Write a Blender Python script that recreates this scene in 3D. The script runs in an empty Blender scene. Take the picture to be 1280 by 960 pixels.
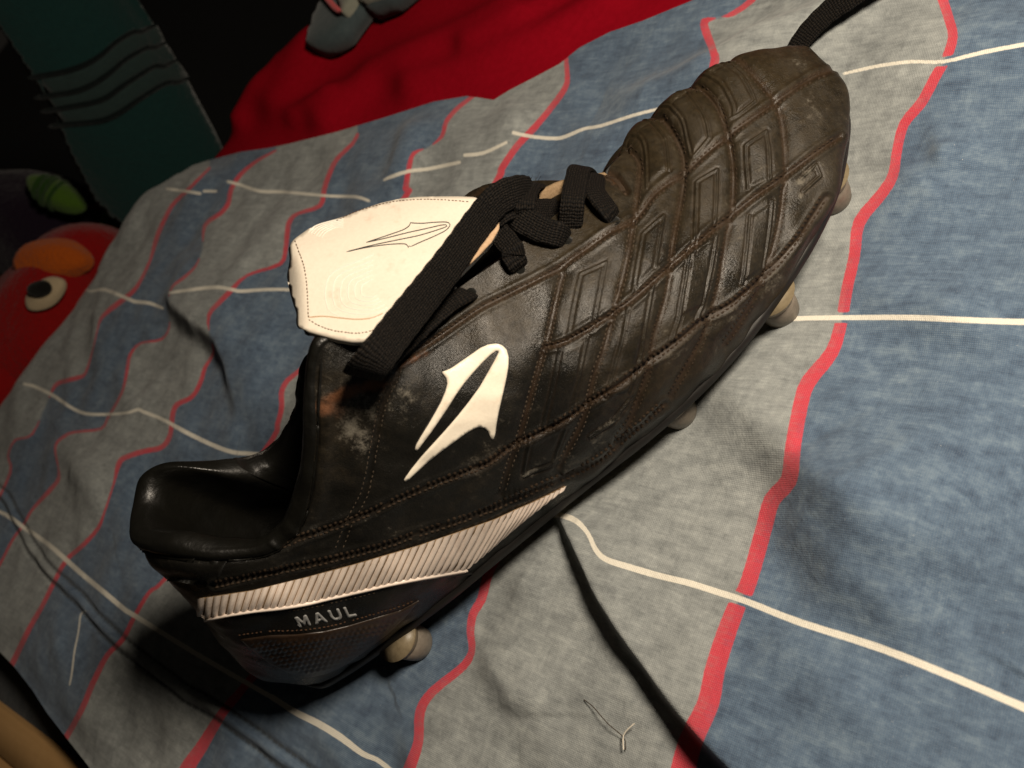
import bpy, math, random
import numpy as np
from mathutils import Vector, Matrix
from mathutils.bvhtree import BVHTree
from mathutils.geometry import delaunay_2d_cdt
random.seed(7); np.random.seed(7)
S = 0.001                                   # all modelling below is in millimetres
scene = bpy.context.scene
COL = scene.collection

# ------------------------------------------------------------------ camera
CAM = np.array([168.836, -197.141, 238.167])
RIGHT = np.array([0.66184874, -0.49471286, -0.56321881])
UP = np.array([0.74311122, 0.53189852, 0.40604147])
FWD = np.array([-0.09870132, 0.68727225, -0.71966305])
F = 1072.0
cam_data = bpy.data.cameras.new('camera')
cam = bpy.data.objects.new('camera', cam_data); COL.objects.link(cam)
M = Matrix.Identity(4)
for i in range(3):
    M[i][0] = RIGHT[i]; M[i][1] = UP[i]; M[i][2] = -FWD[i]; M[i][3] = CAM[i] * S
cam.matrix_world = M
cam_data.sensor_width = 36; cam_data.lens = F / 1280 * 36
cam_data.clip_start = 0.01; cam_data.clip_end = 50
cam_data.dof.use_dof = True; cam_data.dof.focus_distance = 0.275; cam_data.dof.aperture_fstop = 15
scene.camera = cam
# ------------------------------------------------------------------ world and lamp
world = bpy.data.worlds.new('World'); scene.world = world; world.use_nodes = True
bg = world.node_tree.nodes['Background']
bg.inputs[0].default_value = (1.0, 0.86, 0.70, 1); bg.inputs[1].default_value = 0.007
ld = bpy.data.lights.new('bedside_lamp_light', 'AREA'); ld.shape = 'DISK'; ld.size = 0.095
ld.energy = 2.9; ld.color = (1.0, 0.86, 0.69)
lamp = bpy.data.objects.new('bedside_lamp_light', ld); COL.objects.link(lamp)
LPOS = Vector((0.372, -0.190, 0.335)); lamp.location = LPOS
lamp.rotation_euler = (Vector((0.215, -0.02, 0.03)) - LPOS).to_track_quat('-Z', 'Y').to_euler()
scene.view_settings.view_transform = 'Standard'; scene.view_settings.look = 'None'
scene.view_settings.exposure = 0.0; scene.view_settings.gamma = 1.0

# ------------------------------------------------------------------ helpers
def un(p, axis, val):
    """point of the world on the ray through photo pixel p whose coordinate [axis] is val"""
    d = RIGHT * (p[0] - 640) - UP * (p[1] - 480) + FWD * F
    t = (val - CAM[axis]) / d[axis]
    return CAM + t * d
def at_dist(p, dist):
    d = RIGHT * (p[0] - 640) - UP * (p[1] - 480) + FWD * F
    return CAM + d / np.linalg.norm(d) * dist
def ray(p):
    d = RIGHT * (p[0] - 640) - UP * (p[1] - 480) + FWD * F
    return d / np.linalg.norm(d)
def proj(P):
    P = np.asarray(P, float) - CAM
    w = P @ FWD
    return np.stack([640 + F * (P @ RIGHT) / w, 480 - F * (P @ UP) / w], -1)
def sstep(a, b, x):
    t = np.clip((x - a) / (b - a), 0, 1); return t * t * (3 - 2 * t)
def catmull(P, n, closed=False):
    P = np.asarray(P, float); m = len(P)
    out = []
    segs = m if closed else m - 1
    for i in range(segs):
        if closed: a, b, c, d = P[(i - 1) % m], P[i], P[(i + 1) % m], P[(i + 2) % m]
        else:
            b, c = P[i], P[i + 1]
            a = P[i - 1] if i > 0 else 2 * b - c
            d = P[i + 2] if i + 2 < m else 2 * c - b
        for k in range(n):
            t = k / n
            out.append(0.5 * ((2 * b) + (c - a) * t + (2 * a - 5 * b + 4 * c - d) * t * t + (3 * b - a - 3 * c + d) * t ** 3))
    if not closed: out.append(P[-1])
    return np.array(out)
def resample(P, step):
    P = np.asarray(P, float); L = np.r_[0, np.cumsum(np.linalg.norm(np.diff(P, axis=0), axis=1))]
    n = max(2, int(round(L[-1] / step)) + 1); s = np.linspace(0, L[-1], n)
    return np.stack([np.interp(s, L, P[:, k]) for k in range(P.shape[1])], -1)
def pdist(Q, P, vals=None, maxd=1e9):
    """distance of points Q (N,2) to polyline P, signed side, and the value of vals at the closest point"""
    P = np.asarray(P, float); N = len(Q)
    best = np.full(N, 1e9); side = np.zeros(N); tv = np.zeros(N)
    for i in range(len(P) - 1):
        a, b = P[i], P[i + 1]; ab = b - a; L2 = ab @ ab
        if L2 < 1e-9: continue
        t = np.clip(((Q[:, 0] - a[0]) * ab[0] + (Q[:, 1] - a[1]) * ab[1]) / L2, 0, 1)
        dx = Q[:, 0] - (a[0] + t * ab[0]); dy = Q[:, 1] - (a[1] + t * ab[1])
        d = dx * dx + dy * dy
        m = d < best
        best[m] = d[m]
        side[m] = np.sign(ab[0] * dy[m] - ab[1] * dx[m])
        if vals is not None: tv[m] = vals[i] + (vals[i + 1] - vals[i]) * t[m]
    return np.sqrt(best), side, tv
def inpoly(Q, P):
    P = np.asarray(P, float); x, y = Q[:, 0], Q[:, 1]; c = np.zeros(len(Q), bool); j = len(P) - 1
    for i in range(len(P)):
        cond = ((P[i, 1] > y) != (P[j, 1] > y))
        xi = (P[j, 0] - P[i, 0]) * (y - P[i, 1]) / (P[j, 1] - P[i, 1] + 1e-12) + P[i, 0]
        c ^= cond & (x < xi); j = i
    return c
def link(o, parent=None, label=None, cat=None, group=None, kind=None):
    COL.objects.link(o)
    if parent is not None: o.parent = parent
    if label: o['label'] = label
    if cat: o['category'] = cat
    if group: o['group'] = group
    if kind: o['kind'] = kind
    return o
def obj(name, verts, faces, mat, parent=None, smooth=True, attrs=None, uv=None, origin=None, **kw):
    verts = np.asarray(verts, float) * S
    me = bpy.data.meshes.new(name)
    if isinstance(faces, np.ndarray):
        nv, nf, k = len(verts), len(faces), faces.shape[1]
        me.vertices.add(nv); me.vertices.foreach_set('co', verts.ravel().astype(np.float32))
        me.loops.add(nf * k); me.loops.foreach_set('vertex_index', faces.ravel().astype(np.int32))
        me.polygons.add(nf); me.polygons.foreach_set('loop_start', np.arange(0, nf * k, k, dtype=np.int32))
        me.update(calc_edges=True)
    else:
        me.from_pydata([tuple(v) for v in verts], [], faces); me.update()
    if smooth: me.polygons.foreach_set('use_smooth', np.ones(len(me.polygons), bool))
    if attrs:
        for k_, a in attrs.items():
            at = me.attributes.new(k_, 'FLOAT', 'POINT'); at.data.foreach_set('value', np.asarray(a, np.float32))
    if uv is not None:
        ul = me.uv_layers.new(name='UVMap'); li = np.zeros(len(me.loops), np.int32)
        me.loops.foreach_get('vertex_index', li); ul.data.foreach_set('uv', np.asarray(uv, np.float32)[li].ravel())
    me.materials.append(mat)
    o = bpy.data.objects.new(name, me)
    return link(o, parent, **kw)
def grid_faces(nu, nv, closed_u=False):
    i = np.arange(nu if closed_u else nu - 1)[:, None]; j = np.arange(nv - 1)[None, :]
    i2 = (i + 1) % nu
    a = i * nv + j; b = i2 * nv + j; c = i2 * nv + j + 1; d = i * nv + j + 1
    return np.stack([a + 0 * b, b, c, d], -1).reshape(-1, 4)

# ------------------------------------------------------------------ materials
class NT:
    def __init__(s, name):
        s.m = bpy.data.materials.new(name); s.m.use_nodes = True; s.t = s.m.node_tree; s.n = s.t.nodes
        s.b = s.n['Principled BSDF']
    def L(s, a, b): s.t.links.new(a, b)
    def node(s, typ, **kw):
        n = s.n.new(typ)
        for k, v in kw.items(): setattr(n, k, v)
        return n
    def coord(s, scale=(1, 1, 1), rot=(0, 0, 0), out='Object'):
        tc = s.node('ShaderNodeTexCoord'); mp = s.node('ShaderNodeMapping')
        mp.vector_type = 'TEXTURE'                       # rotate first, then stretch
        mp.inputs['Scale'].default_value = [1 / k for k in scale]; mp.inputs['Rotation'].default_value = [-k for k in rot]
        s.L(tc.outputs[out], mp.inputs[0]); return mp.outputs[0]
    def noise(s, scale, detail=4, rough=0.55, vec=None, dist=0):
        n = s.node('ShaderNodeTexNoise'); n.inputs['Scale'].default_value = scale; n.inputs['Detail'].default_value = detail
        n.inputs['Roughness'].default_value = rough; n.inputs['Distortion'].default_value = dist
        if vec is None: vec = s.coord()
        s.L(vec, n.inputs['Vector']); return n.outputs['Fac']
    def ramp(s, fac, stops, interp='LINEAR'):
        stops = [(min(1.0, p), c) for p, c in stops]
        r = s.node('ShaderNodeValToRGB'); r.color_ramp.interpolation = interp
        e = r.color_ramp.elements
        while len(e) < len(stops): e.new(0.5)
        for k, (p, c) in enumerate(stops):
            e[k].position = p; e[k].color = (*c, 1) if len(c) == 3 else c
        s.L(fac, r.inputs[0]); return r.outputs[0]
    def attr(s, name): 
        a = s.node('ShaderNodeAttribute', attribute_name=name); return a.outputs['Fac']
    def math(s, op, a, b=None, clamp=False, c=None):
        n = s.node('ShaderNodeMath', operation=op); n.use_clamp = clamp
        for k, v in enumerate((a, b, c)):
            if v is None: continue
            if isinstance(v, (int, float)): n.inputs[k].default_value = v
            else: s.L(v, n.inputs[k])
        return n.outputs[0]
    def mrange(s, v, a, b, c=0.0, d=1.0, smooth=True):
        n = s.node('ShaderNodeMapRange'); 
        if smooth: n.interpolation_type = 'SMOOTHSTEP'
        n.inputs['From Min'].default_value = a; n.inputs['From Max'].default_value = b
        n.inputs['To Min'].default_value = c; n.inputs['To Max'].default_value = d
        s.L(v, n.inputs[0]); return n.outputs[0]
    def mix(s, f, a, b, blend='MIX'):
        n = s.node('ShaderNodeMix', data_type='RGBA', blend_type=blend)
        for sock, v in ((n.inputs[0], f), (n.inputs[6], a), (n.inputs[7], b)):
            if isinstance(v, (int, float)): sock.default_value = v
            elif isinstance(v, tuple): sock.default_value = (*v, 1)
            else: s.L(v, sock)
        return n.outputs[2]
    def bump(s, h, dist, strength=1.0, prev=None):
        n = s.node('ShaderNodeBump'); n.inputs['Distance'].default_value = dist; n.inputs['Strength'].default_value = strength
        s.L(h, n.inputs['Height'])
        if prev is not None: s.L(prev, n.inputs['Normal'])
        return n.outputs[0]
    def done(s, col=None, rough=None, normal=None, spec=None, **kw):
        for sock, v in (('Base Color', col), ('Roughness', rough), ('Normal', normal), ('Specular IOR Level', spec)):
            if v is None: continue
            if isinstance(v, tuple): s.b.inputs[sock].default_value = (*v, 1)
            elif isinstance(v, (int, float)): s.b.inputs[sock].default_value = v
            else: s.L(v, s.b.inputs[sock])
        for k, v in kw.items(): s.b.inputs[k.replace('_', ' ')].default_value = v
        return s.m

WARP = math.atan2(-0.50, 0.866)
def fabric_dirs():
    w = RIGHT * (-1240) - UP * (-180) + FWD * 1072; return math.atan2(w[1], w[0])
TH = fabric_dirs()
def weave(t, pitch):
    """fine cloth weave height, pitch in metres"""
    v = t.coord(scale=(1, 1, 1), rot=(0, 0, -TH))
    w1 = t.node('ShaderNodeTexWave', bands_direction='X'); w1.inputs['Scale'].default_value = 0.314 / pitch; w1.inputs['Distortion'].default_value = 1.5
    w1.inputs['Detail Scale'].default_value = 3
    w2 = t.node('ShaderNodeTexWave', bands_direction='Y'); w2.inputs['Scale'].default_value = 0.314 / pitch; w2.inputs['Distortion'].default_value = 1.5
    w2.inputs['Detail Scale'].default_value = 3
    t.L(v, w1.inputs[0]); t.L(v, w2.inputs[0])
    return t.math('MULTIPLY', w1.outputs['Fac'], w2.outputs['Fac'])

def duvet_mat():
    t = NT('printed_cotton')
    v1 = t.coord(scale=(0.22, 1, 1), rot=(0, 0, -TH)); v2 = t.coord(scale=(1, 0.22, 1), rot=(0, 0, -TH))
    streak = t.noise(520, 6, 0.65, v1); streak2 = t.noise(700, 5, 0.65, v2)
    cloud = t.noise(34, 5, 0.6); cloud2 = t.noise(190, 5, 0.62)
    fine = t.noise(2600, 3, 0.6)
    def cen(x, k): return t.math('MULTIPLY', t.math('SUBTRACT', x, 0.5), k)
    v3 = t.coord(scale=(0.10, 1, 1), rot=(0, 0, -TH))
    st3 = t.noise(1500, 4, 0.7, v3); st4 = t.noise(210, 5, 0.62, v1)
    f = t.math('ADD', 0.5, cen(cloud, 0.55))
    for x, k in ((cloud2, 0.75), (streak, 0.65), (streak2, 0.40), (st3, 0.45), (st4, 0.60), (fine, 0.30)): f = t.math('ADD', f, cen(x, k))
    blue = t.ramp(f, [(0.18, (0.038, 0.064, 0.108)), (0.50, (0.078, 0.122, 0.184)), (0.82, (0.145, 0.200, 0.258))])
    grey = t.ramp(f, [(0.20, (0.150, 0.163, 0.165)), (0.50, (0.235, 0.252, 0.250)), (0.80, (0.330, 0.350, 0.340))])
    wob = t.math('MULTIPLY', t.math('SUBTRACT', t.noise(900, 3, 0.6), 0.5), 1.6)
    wob2 = t.math('MULTIPLY', t.math('SUBTRACT', t.noise(350, 3, 0.6), 0.5), 7.0)
    bl = t.mrange(t.math('ADD', t.attr('blue'), wob2), -2.2, 2.2)
    col = t.mix(bl, grey, blue)
    ci = t.math('MULTIPLY', t.math('SUBTRACT', t.noise(55, 3, 0.5), 0.5), 0.9)
    redc = t.mix(t.math('ADD', t.math('MULTIPLY', fine, 0.9), ci, clamp=True), (0.42, 0.016, 0.036), (0.60, 0.060, 0.085))
    whitec = t.mix(fine, (0.60, 0.56, 0.47), (0.85, 0.81, 0.70))
    rd = t.math('MULTIPLY', t.mrange(t.math('ADD', t.attr('red'), wob), -0.9, 0.9), t.mrange(t.math('ADD', cloud2, t.math('MULTIPLY', t.math('SUBTRACT', st3, 0.5), 0.8)), 0.25, 0.6, 0.72, 0.97))
    wt = t.math('MULTIPLY', t.mrange(t.math('ADD', t.attr('white'), t.math('MULTIPLY', wob, 0.7)), -0.8, 0.7), 0.90)
    col = t.mix(rd, col, redc); col = t.mix(wt, col, whitec)
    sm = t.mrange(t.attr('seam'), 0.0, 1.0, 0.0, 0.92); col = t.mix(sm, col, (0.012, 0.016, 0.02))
    lint = t.mrange(t.noise(1900, 1, 0.4), 0.80, 0.84); col = t.mix(t.math('MULTIPLY', lint, 0.6), col, (0.6, 0.6, 0.56))
    wv = weave(t, 0.00055)
    col = t.mix(t.math('MULTIPLY', wv, 0.16), col, t.mix(0.55, col, (0.75, 0.73, 0.66)))
    n = t.bump(wv, 0.00012, 0.75)
    n = t.bump(t.noise(160, 4, 0.6), 0.0009, 0.55, n)
    rn = t.node('ShaderNodeTexNoise'); rn.noise_type = 'RIDGED_MULTIFRACTAL' if hasattr(rn, 'noise_type') else rn.noise_type
    rn.inputs['Scale'].default_value = 17; rn.inputs['Detail'].default_value = 2.0; rn.inputs['Roughness'].default_value = 0.4; rn.inputs['Distortion'].default_value = 0.6
    t.L(t.coord(scale=(0.55, 1, 1), rot=(0, 0, 0.9)), rn.inputs['Vector'])
    n = t.bump(rn.outputs['Fac'], 0.0016, 0.8, n)
    m = t.done(col, 0.9, n, 0.15)
    t.b.inputs['Sheen Weight'].default_value = 0.12
    return m
def cloth_mat(name, c1, c2, scale=300, rough=0.95, bump=0.0006, pitch=0.0008, spec=0.12, sheen=0.15):
    t = NT(name)
    f = t.noise(scale, 5, 0.65)
    col = t.mix(f, c1, c2); wv = weave(t, pitch)
    n = t.bump(wv, 0.00012, 0.6); n = t.bump(t.noise(scale * .5, 4, 0.6), bump, 0.6, n)
    m = t.done(col, rough, n, spec); t.b.inputs['Sheen Weight'].default_value = sheen
    return m
def leather_mat():
    t = NT('worn_black_leather')
    dust, scuff, rust = t.attr('dust'), t.attr('scuff'), t.attr('rust')
    n1 = t.noise(70, 6, 0.65); n2 = t.noise(420, 6, 0.7); n3 = t.noise(1800, 4, 0.7)
    mot = t.math('ADD', t.math('MULTIPLY', n1, 0.6), t.math('ADD', t.math('MULTIPLY', n2, 0.45), t.math('MULTIPLY', n3, 0.25)))
    big = t.noise(38, 4, 0.6)
    d = t.mrange(t.math('ADD', t.math('MULTIPLY', dust, 0.9), t.math('ADD', t.math('MULTIPLY', t.math('SUBTRACT', mot, 0.65), 1.5), t.math('MULTIPLY', t.math('SUBTRACT', big, 0.5), 1.3))), 0.05, 1.05)
    base = t.mix(n2, (0.0045, 0.0045, 0.004), (0.013, 0.012, 0.010))
    col = t.mix(d, base, t.mix(n2, (0.007, 0.0055, 0.003), (0.042, 0.030, 0.015)))
    s = t.mrange(t.math('ADD', scuff, t.math('MULTIPLY', t.math('SUBTRACT', mot, 0.65), 3.6)), 0.32, 1.05)
    col = t.mix(t.math('MULTIPLY', s, 0.75), col, (0.17, 0.155, 0.125))
    r = t.mrange(t.math('ADD', rust, t.math('MULTIPLY', t.math('SUBTRACT', mot, 0.65), 1.6)), 0.25, 0.9)
    col = t.mix(t.math('MULTIPLY', r, 0.9), col, (0.15, 0.062, 0.028))
    gr = t.mrange(t.attr('groove'), 0.0, 1.0, 0.0, 0.72)
    col = t.mix(gr, col, t.mix(n2, (0.010, 0.006, 0.004), (0.055, 0.032, 0.017)))
    ro = t.math('ADD', t.mrange(t.math('ADD', t.math('MULTIPLY', n1, 0.6), t.math('MULTIPLY', big, 0.4)), 0.40, 0.62, 0.22, 0.50), t.math('MULTIPLY', d, 0.08))
    ro = t.math('ADD', ro, t.math('MULTIPLY', s, 0.25), clamp=True)
    vor = t.node('ShaderNodeTexVoronoi', feature='DISTANCE_TO_EDGE'); vor.inputs['Scale'].default_value = 1500
    t.L(t.coord(), vor.inputs['Vector'])
    peb = t.mrange(vor.outputs['Distance'], 0.0, 0.25)
    nn = t.bump(peb, 0.00004, 0.55); nn = t.bump(n2, 0.00024, 0.6, nn); nn = t.bump(n3, 0.00016, 0.8, nn)
    return t.done(col, ro, nn, t.math('ADD', 0.20, t.math('MULTIPLY', d, 0.2)))
def plain(name, c1, c2, scale=400, rough=0.5, bump=0.0001, spec=0.5, r2=None, detail=5, **kw):
    t = NT(name); f = t.noise(scale, detail, 0.65)
    col = t.mix(f, c1, c2)
    ro = rough if r2 is None else t.mrange(t.noise(scale * .4, 4), 0.3, 0.7, rough, r2)
    return t.done(col, ro, t.bump(f, bump, 0.6), spec, **kw)
def lace_mat():
    t = NT('black_woven_lace')
    uvn = t.node('ShaderNodeUVMap')
    nz = t.node('ShaderNodeTexNoise'); nz.inputs['Scale'].default_value = 0.9; nz.inputs['Detail'].default_value = 3; t.L(uvn.outputs[0], nz.inputs['Vector'])
    va = t.node('ShaderNodeVectorMath', operation='MULTIPLY_ADD'); t.L(nz.outputs['Color'], va.inputs[0]); va.inputs[1].default_value = (1.1, 1.1, 0); t.L(uvn.outputs[0], va.inputs[2])
    sx = t.node('ShaderNodeSeparateXYZ'); t.L(va.outputs[0], sx.inputs[0])      # x across (mm), y along (mm)
    def zig(sign):
        a = t.math('ADD', t.math('MULTIPLY', sx.outputs[0], 4.3 * sign), t.math('MULTIPLY', sx.outputs[1], 3.4))
        return t.math('SINE', a)
    w = t.math('MULTIPLY', zig(1), zig(-1))
    fz = t.noise(2500, 4, 0.7)
    col = t.mix(t.mrange(t.math('ADD', w, t.math('MULTIPLY', fz, 0.8)), 0.0, 1.3), (0.0012, 0.0010, 0.0009), (0.014, 0.010, 0.0065))
    n = t.bump(w, 0.00030, 1.0); n = t.bump(fz, 0.0003, 0.7, n)
    m = t.done(col, 0.75, n, 0.18); return m
def white_mat(name, c1, c2, dirt=(0.35, 0.22, 0.12), amount=0.5, rough=0.38):
    t = NT(name); n1 = t.noise(160, 6, 0.7); n2 = t.noise(1100, 4, 0.6)
    col = t.mix(n2, c1, c2); d = t.mrange(n1, 0.52, 0.78, 0.0, amount)
    col = t.mix(d, col, dirt)
    nn = t.bump(n1, 0.0003, 0.4); nn = t.bump(n2, 0.00006, 0.5, nn)
    return t.done(col, rough, nn, 0.45)

M_duvet = duvet_mat()
M_leather = leather_mat()
M_lining = plain('glossy_black_lining', (0.003, 0.003, 0.0025), (0.007, 0.0065, 0.005), 130, 0.28, 0.0009, 0.34, 0.50)
M_black = plain('matte_black', (0.004, 0.004, 0.004), (0.014, 0.012, 0.010), 400, 0.5, 0.0001, 0.4, 0.65)
M_emblem = white_mat('cream_rubber_emblem', (0.74, 0.66, 0.54), (0.84, 0.77, 0.64), (0.45, 0.27, 0.14), 0.35)
M_tongue = white_mat('cream_tongue_leather', (0.60, 0.53, 0.44), (0.70, 0.64, 0.54), (0.50, 0.34, 0.25), 0.5, 0.42)
M_rib = white_mat('off_white_rib_rubber', (0.74, 0.62, 0.53), (0.85, 0.74, 0.65), (0.40, 0.26, 0.18), 0.4)
M_edge = plain('worn_tan_edge', (0.30, 0.17, 0.09), (0.58, 0.42, 0.27), 900, 0.8, 0.0004, 0.2)
M_rimedge = plain('dirty_tan_edge', (0.10, 0.06, 0.03), (0.34, 0.24, 0.14), 1200, 0.85, 0.0004, 0.2)
M_line = plain('dark_print_line', (0.006, 0.005, 0.004), (0.02, 0.016, 0.012), 800, 0.7)
M_fade = plain('faint_relief_line', (0.58, 0.56, 0.50), (0.70, 0.67, 0.60), 800, 0.5)
M_stitch = plain('brown_dirty_thread', (0.004, 0.003, 0.002), (0.055, 0.034, 0.019), 1500, 0.8, 0.0002, 0.2)
M_stitch2 = plain('grey_dusty_thread', (0.014, 0.010, 0.007), (0.085, 0.062, 0.042), 1500, 0.8, 0.0002, 0.2)
M_stitch3 = plain('tan_thread', (0.035, 0.018, 0.010), (0.13, 0.07, 0.04), 1500, 0.8, 0.0002, 0.2)
M_letter = plain('silver_grey_print', (0.17, 0.17, 0.17), (0.30, 0.30, 0.29), 1600, 0.5)
M_plate = plain('cream_sole_plate', (0.10, 0.075, 0.042), (0.27, 0.22, 0.14), 500, 0.4, 0.0001, 0.4)
M_stud = plain('dirty_grey_stud', (0.09, 0.074, 0.056), (0.24, 0.21, 0.17), 450, 0.34, 0.0002, 0.5, 0.6)
M_carbon = plain('brown_black_carbon', (0.007, 0.005, 0.004), (0.036, 0.020, 0.011), 60, 0.33, 0.0001, 0.5, 0.5)
M_lace = lace_mat()
M_red = cloth_mat('red_cotton', (0.19, 0.0015, 0.006), (0.30, 0.003, 0.012), 300, 0.95, 0.0001, 0.0009, 0.03, 0.0)
M_teal = cloth_mat('teal_terry', (0.004, 0.021, 0.020), (0.009, 0.033, 0.030), 350, 1.0, 0.002, 0.002)
M_darkband = cloth_mat('dark_woven_band', (0.001, 0.003, 0.003), (0.004, 0.008, 0.008), 350, 1.0, 0.002, 0.002)
M_greyband = cloth_mat('grey_woven_band', (0.014, 0.026, 0.025), (0.022, 0.038, 0.035), 350, 1.0, 0.002, 0.002)
M_plush_red = cloth_mat('red_plush', (0.11, 0.002, 0.002), (0.26, 0.004, 0.004), 700, 1.0, 0.004, 0.001, sheen=0.1)
M_plush_or = cloth_mat('orange_plush', (0.26, 0.045, 0.003), (0.42, 0.09, 0.008), 700, 1.0, 0.004, 0.001, sheen=0.1)
M_plush_dk = cloth_mat('dark_purple_plush', (0.004, 0.002, 0.006), (0.014, 0.007, 0.016), 500, 1.0, 0.004, 0.001)
M_plush_gr = cloth_mat('lime_plush', (0.03, 0.07, 0.006), (0.07, 0.14, 0.014), 700, 1.0, 0.004, 0.001)
M_plush_dg = cloth_mat('dark_green_plush', (0.01, 0.035, 0.003), (0.02, 0.06, 0.006), 700, 1.0, 0.004, 0.001)
M_felt_w = cloth_mat('cream_felt', (0.28, 0.22, 0.14), (0.42, 0.34, 0.22), 900, 1.0, 0.001, 0.001)
M_felt_b = cloth_mat('black_felt', (0.002, 0.002, 0.002), (0.008, 0.008, 0.006), 900, 1.0, 0.001, 0.001)
M_navy = cloth_mat('navy_fitted_sheet', (0.006, 0.010, 0.014), (0.014, 0.02, 0.025), 200, 0.95, 0.001, 0.001)
M_floor = cloth_mat('dark_carpet', (0.002, 0.003, 0.003), (0.007, 0.008, 0.007), 200, 1.0, 0.004, 0.003)
M_wood = (lambda t: t.done(t.mix(t.noise(60, 6, 0.7, t.coord(scale=(0.15, 1.5, 1), rot=(0, 0, 1.0))), (0.30, 0.165, 0.06), (0.52, 0.32, 0.14)), 0.5,
          t.bump(t.noise(90, 5, 0.7), 0.0004, 0.5), 0.35))(NT('tan_board_wood'))
M_thread = plain('pale_thread', (0.55, 0.50, 0.42), (0.75, 0.70, 0.60), 2000, 0.8)

# ------------------------------------------------------------------ the duvet: printed plaid traced on the cloth
T = {  # long red plaid lines, (x, y, width); width 0 where the line is hidden or absent
 1: [(262,210,4),(242,230,5),(230,242,6),(215,257,6),(202,282,7),(195,300,7),(187,327,4),(172,357,6),(157,372,8),(140,385,8),(127,397,5),(122,411,2),(116,437,2),(107,466,4),(97,472,7),(82,476,7),(69,482,6),(58,505,0),(40,543,3),(19,550,3),(10,570,3),(13,590,4),(-10,640,4)],
 2: [(345,188,3),(320,202,5),(300,219,7),(289,237,7),(285,255,7),(275,267,7),(256,282,6),(253,310,0),(245,332,3),(230,347,5),(215,359,4),(210,380,0),(212,407,2),(202,424,4),(176,429,3),(163,443,5),(159,462,5),(154,486,4),(144,507,4),(135,522,4),(126,536,4),(94,540,4),(81,545,5),(69,558,4),(73,585,2),(73,599,6),(64,611,7),(52,624,6),(39,639,4),(30,655,4),(15,676,4),(0,705,4),(-25,745,4)],
 3: [(447,168,5),(440,180,6),(420,200,7),(410,222,8),(405,237,8),(400,257,7),(372,267,5),(362,277,8),(359,292,8),(357,310,7),(350,330,6),(309,344,4),(287,365,8),(275,377,8),(261,394,6),(262,420,0),(267,440,4),(256,460,6),(251,477,7),(240,496,7),(222,505,8),(216,517,8),(214,537,7),(210,550,8),(200,560,8),(180,564,8),(156,572,8),(148,581,8),(142,605,3),(131,639,3),(122,661,6),(103,682,7),(83,700,7),(67,729,7),(53,757,7),(37,785,8),(19,822,9),(5,850,9)],
 4: [(595,118,3),(589,122,6),(571,136,7),(558,152,7),(552,171,6),(535,184,0),(517,192,6),(511,211,8),(507,236,9),(505,249,9),(420,360,9),(390,445,9),(372,465,7),(359,476,8),(352,490,8),(352,510,8),(347,530,8),(340,550,8),(280,630,8),(206,724,6),(187,740,6),(169,769,7),(153,800,8),(134,819,8),(116,854,9),(103,885,9),(85,918,9),(70,940,9)],
 5: [(707,60,5),(708,80,6),(709,102,7),(702,117,8),(683,142,8),(664,164,9),(646,183,9),(627,211,9),(621,227,9),(560,330,9),(480,560,9),(380,760,10),(300,865,11),(293,873,12),(279,890,12),(265,912,14),(251,935,16),(236,957,19),(222,985,20)],
 6: [(955,-20,8),(940,0,8),(916,17,7),(898,22,0),(881,27,10),(883,41,11),(891,62,10),(894,78,10),(890,90,10),(850,330,10),(750,520,12),(650,664,13),(645,674,13),(621,697,13),(609,721,13),(602,749,12),(591,768,11),(588,791,10),(590,812,9),(579,833,11),(541,864,12),(525,890,13),(523,927,13),(512,960,16),(503,990,17)],
 7: [(1165,-40,15),(1172,-20,14),(1185,20,13),(1191,45,13),(1184,70,13),(1168,98,14),(1152,128,14),(1130,155,13),(1121,190,13),(1116,220,14),(1100,245,15),(1074,278,16),(1068,320,15),(1059,360,15),(1052,400,16),(1040,440,18),(1010,478,20),(1000,510,20),(991,560,21),(986,600,22),(965,625,22),(955,660,22),(935,730,22),(922,755,24),(905,800,26),(893,840,27),(885,880,29),(862,930,32),(848,990,34)],
}
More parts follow.
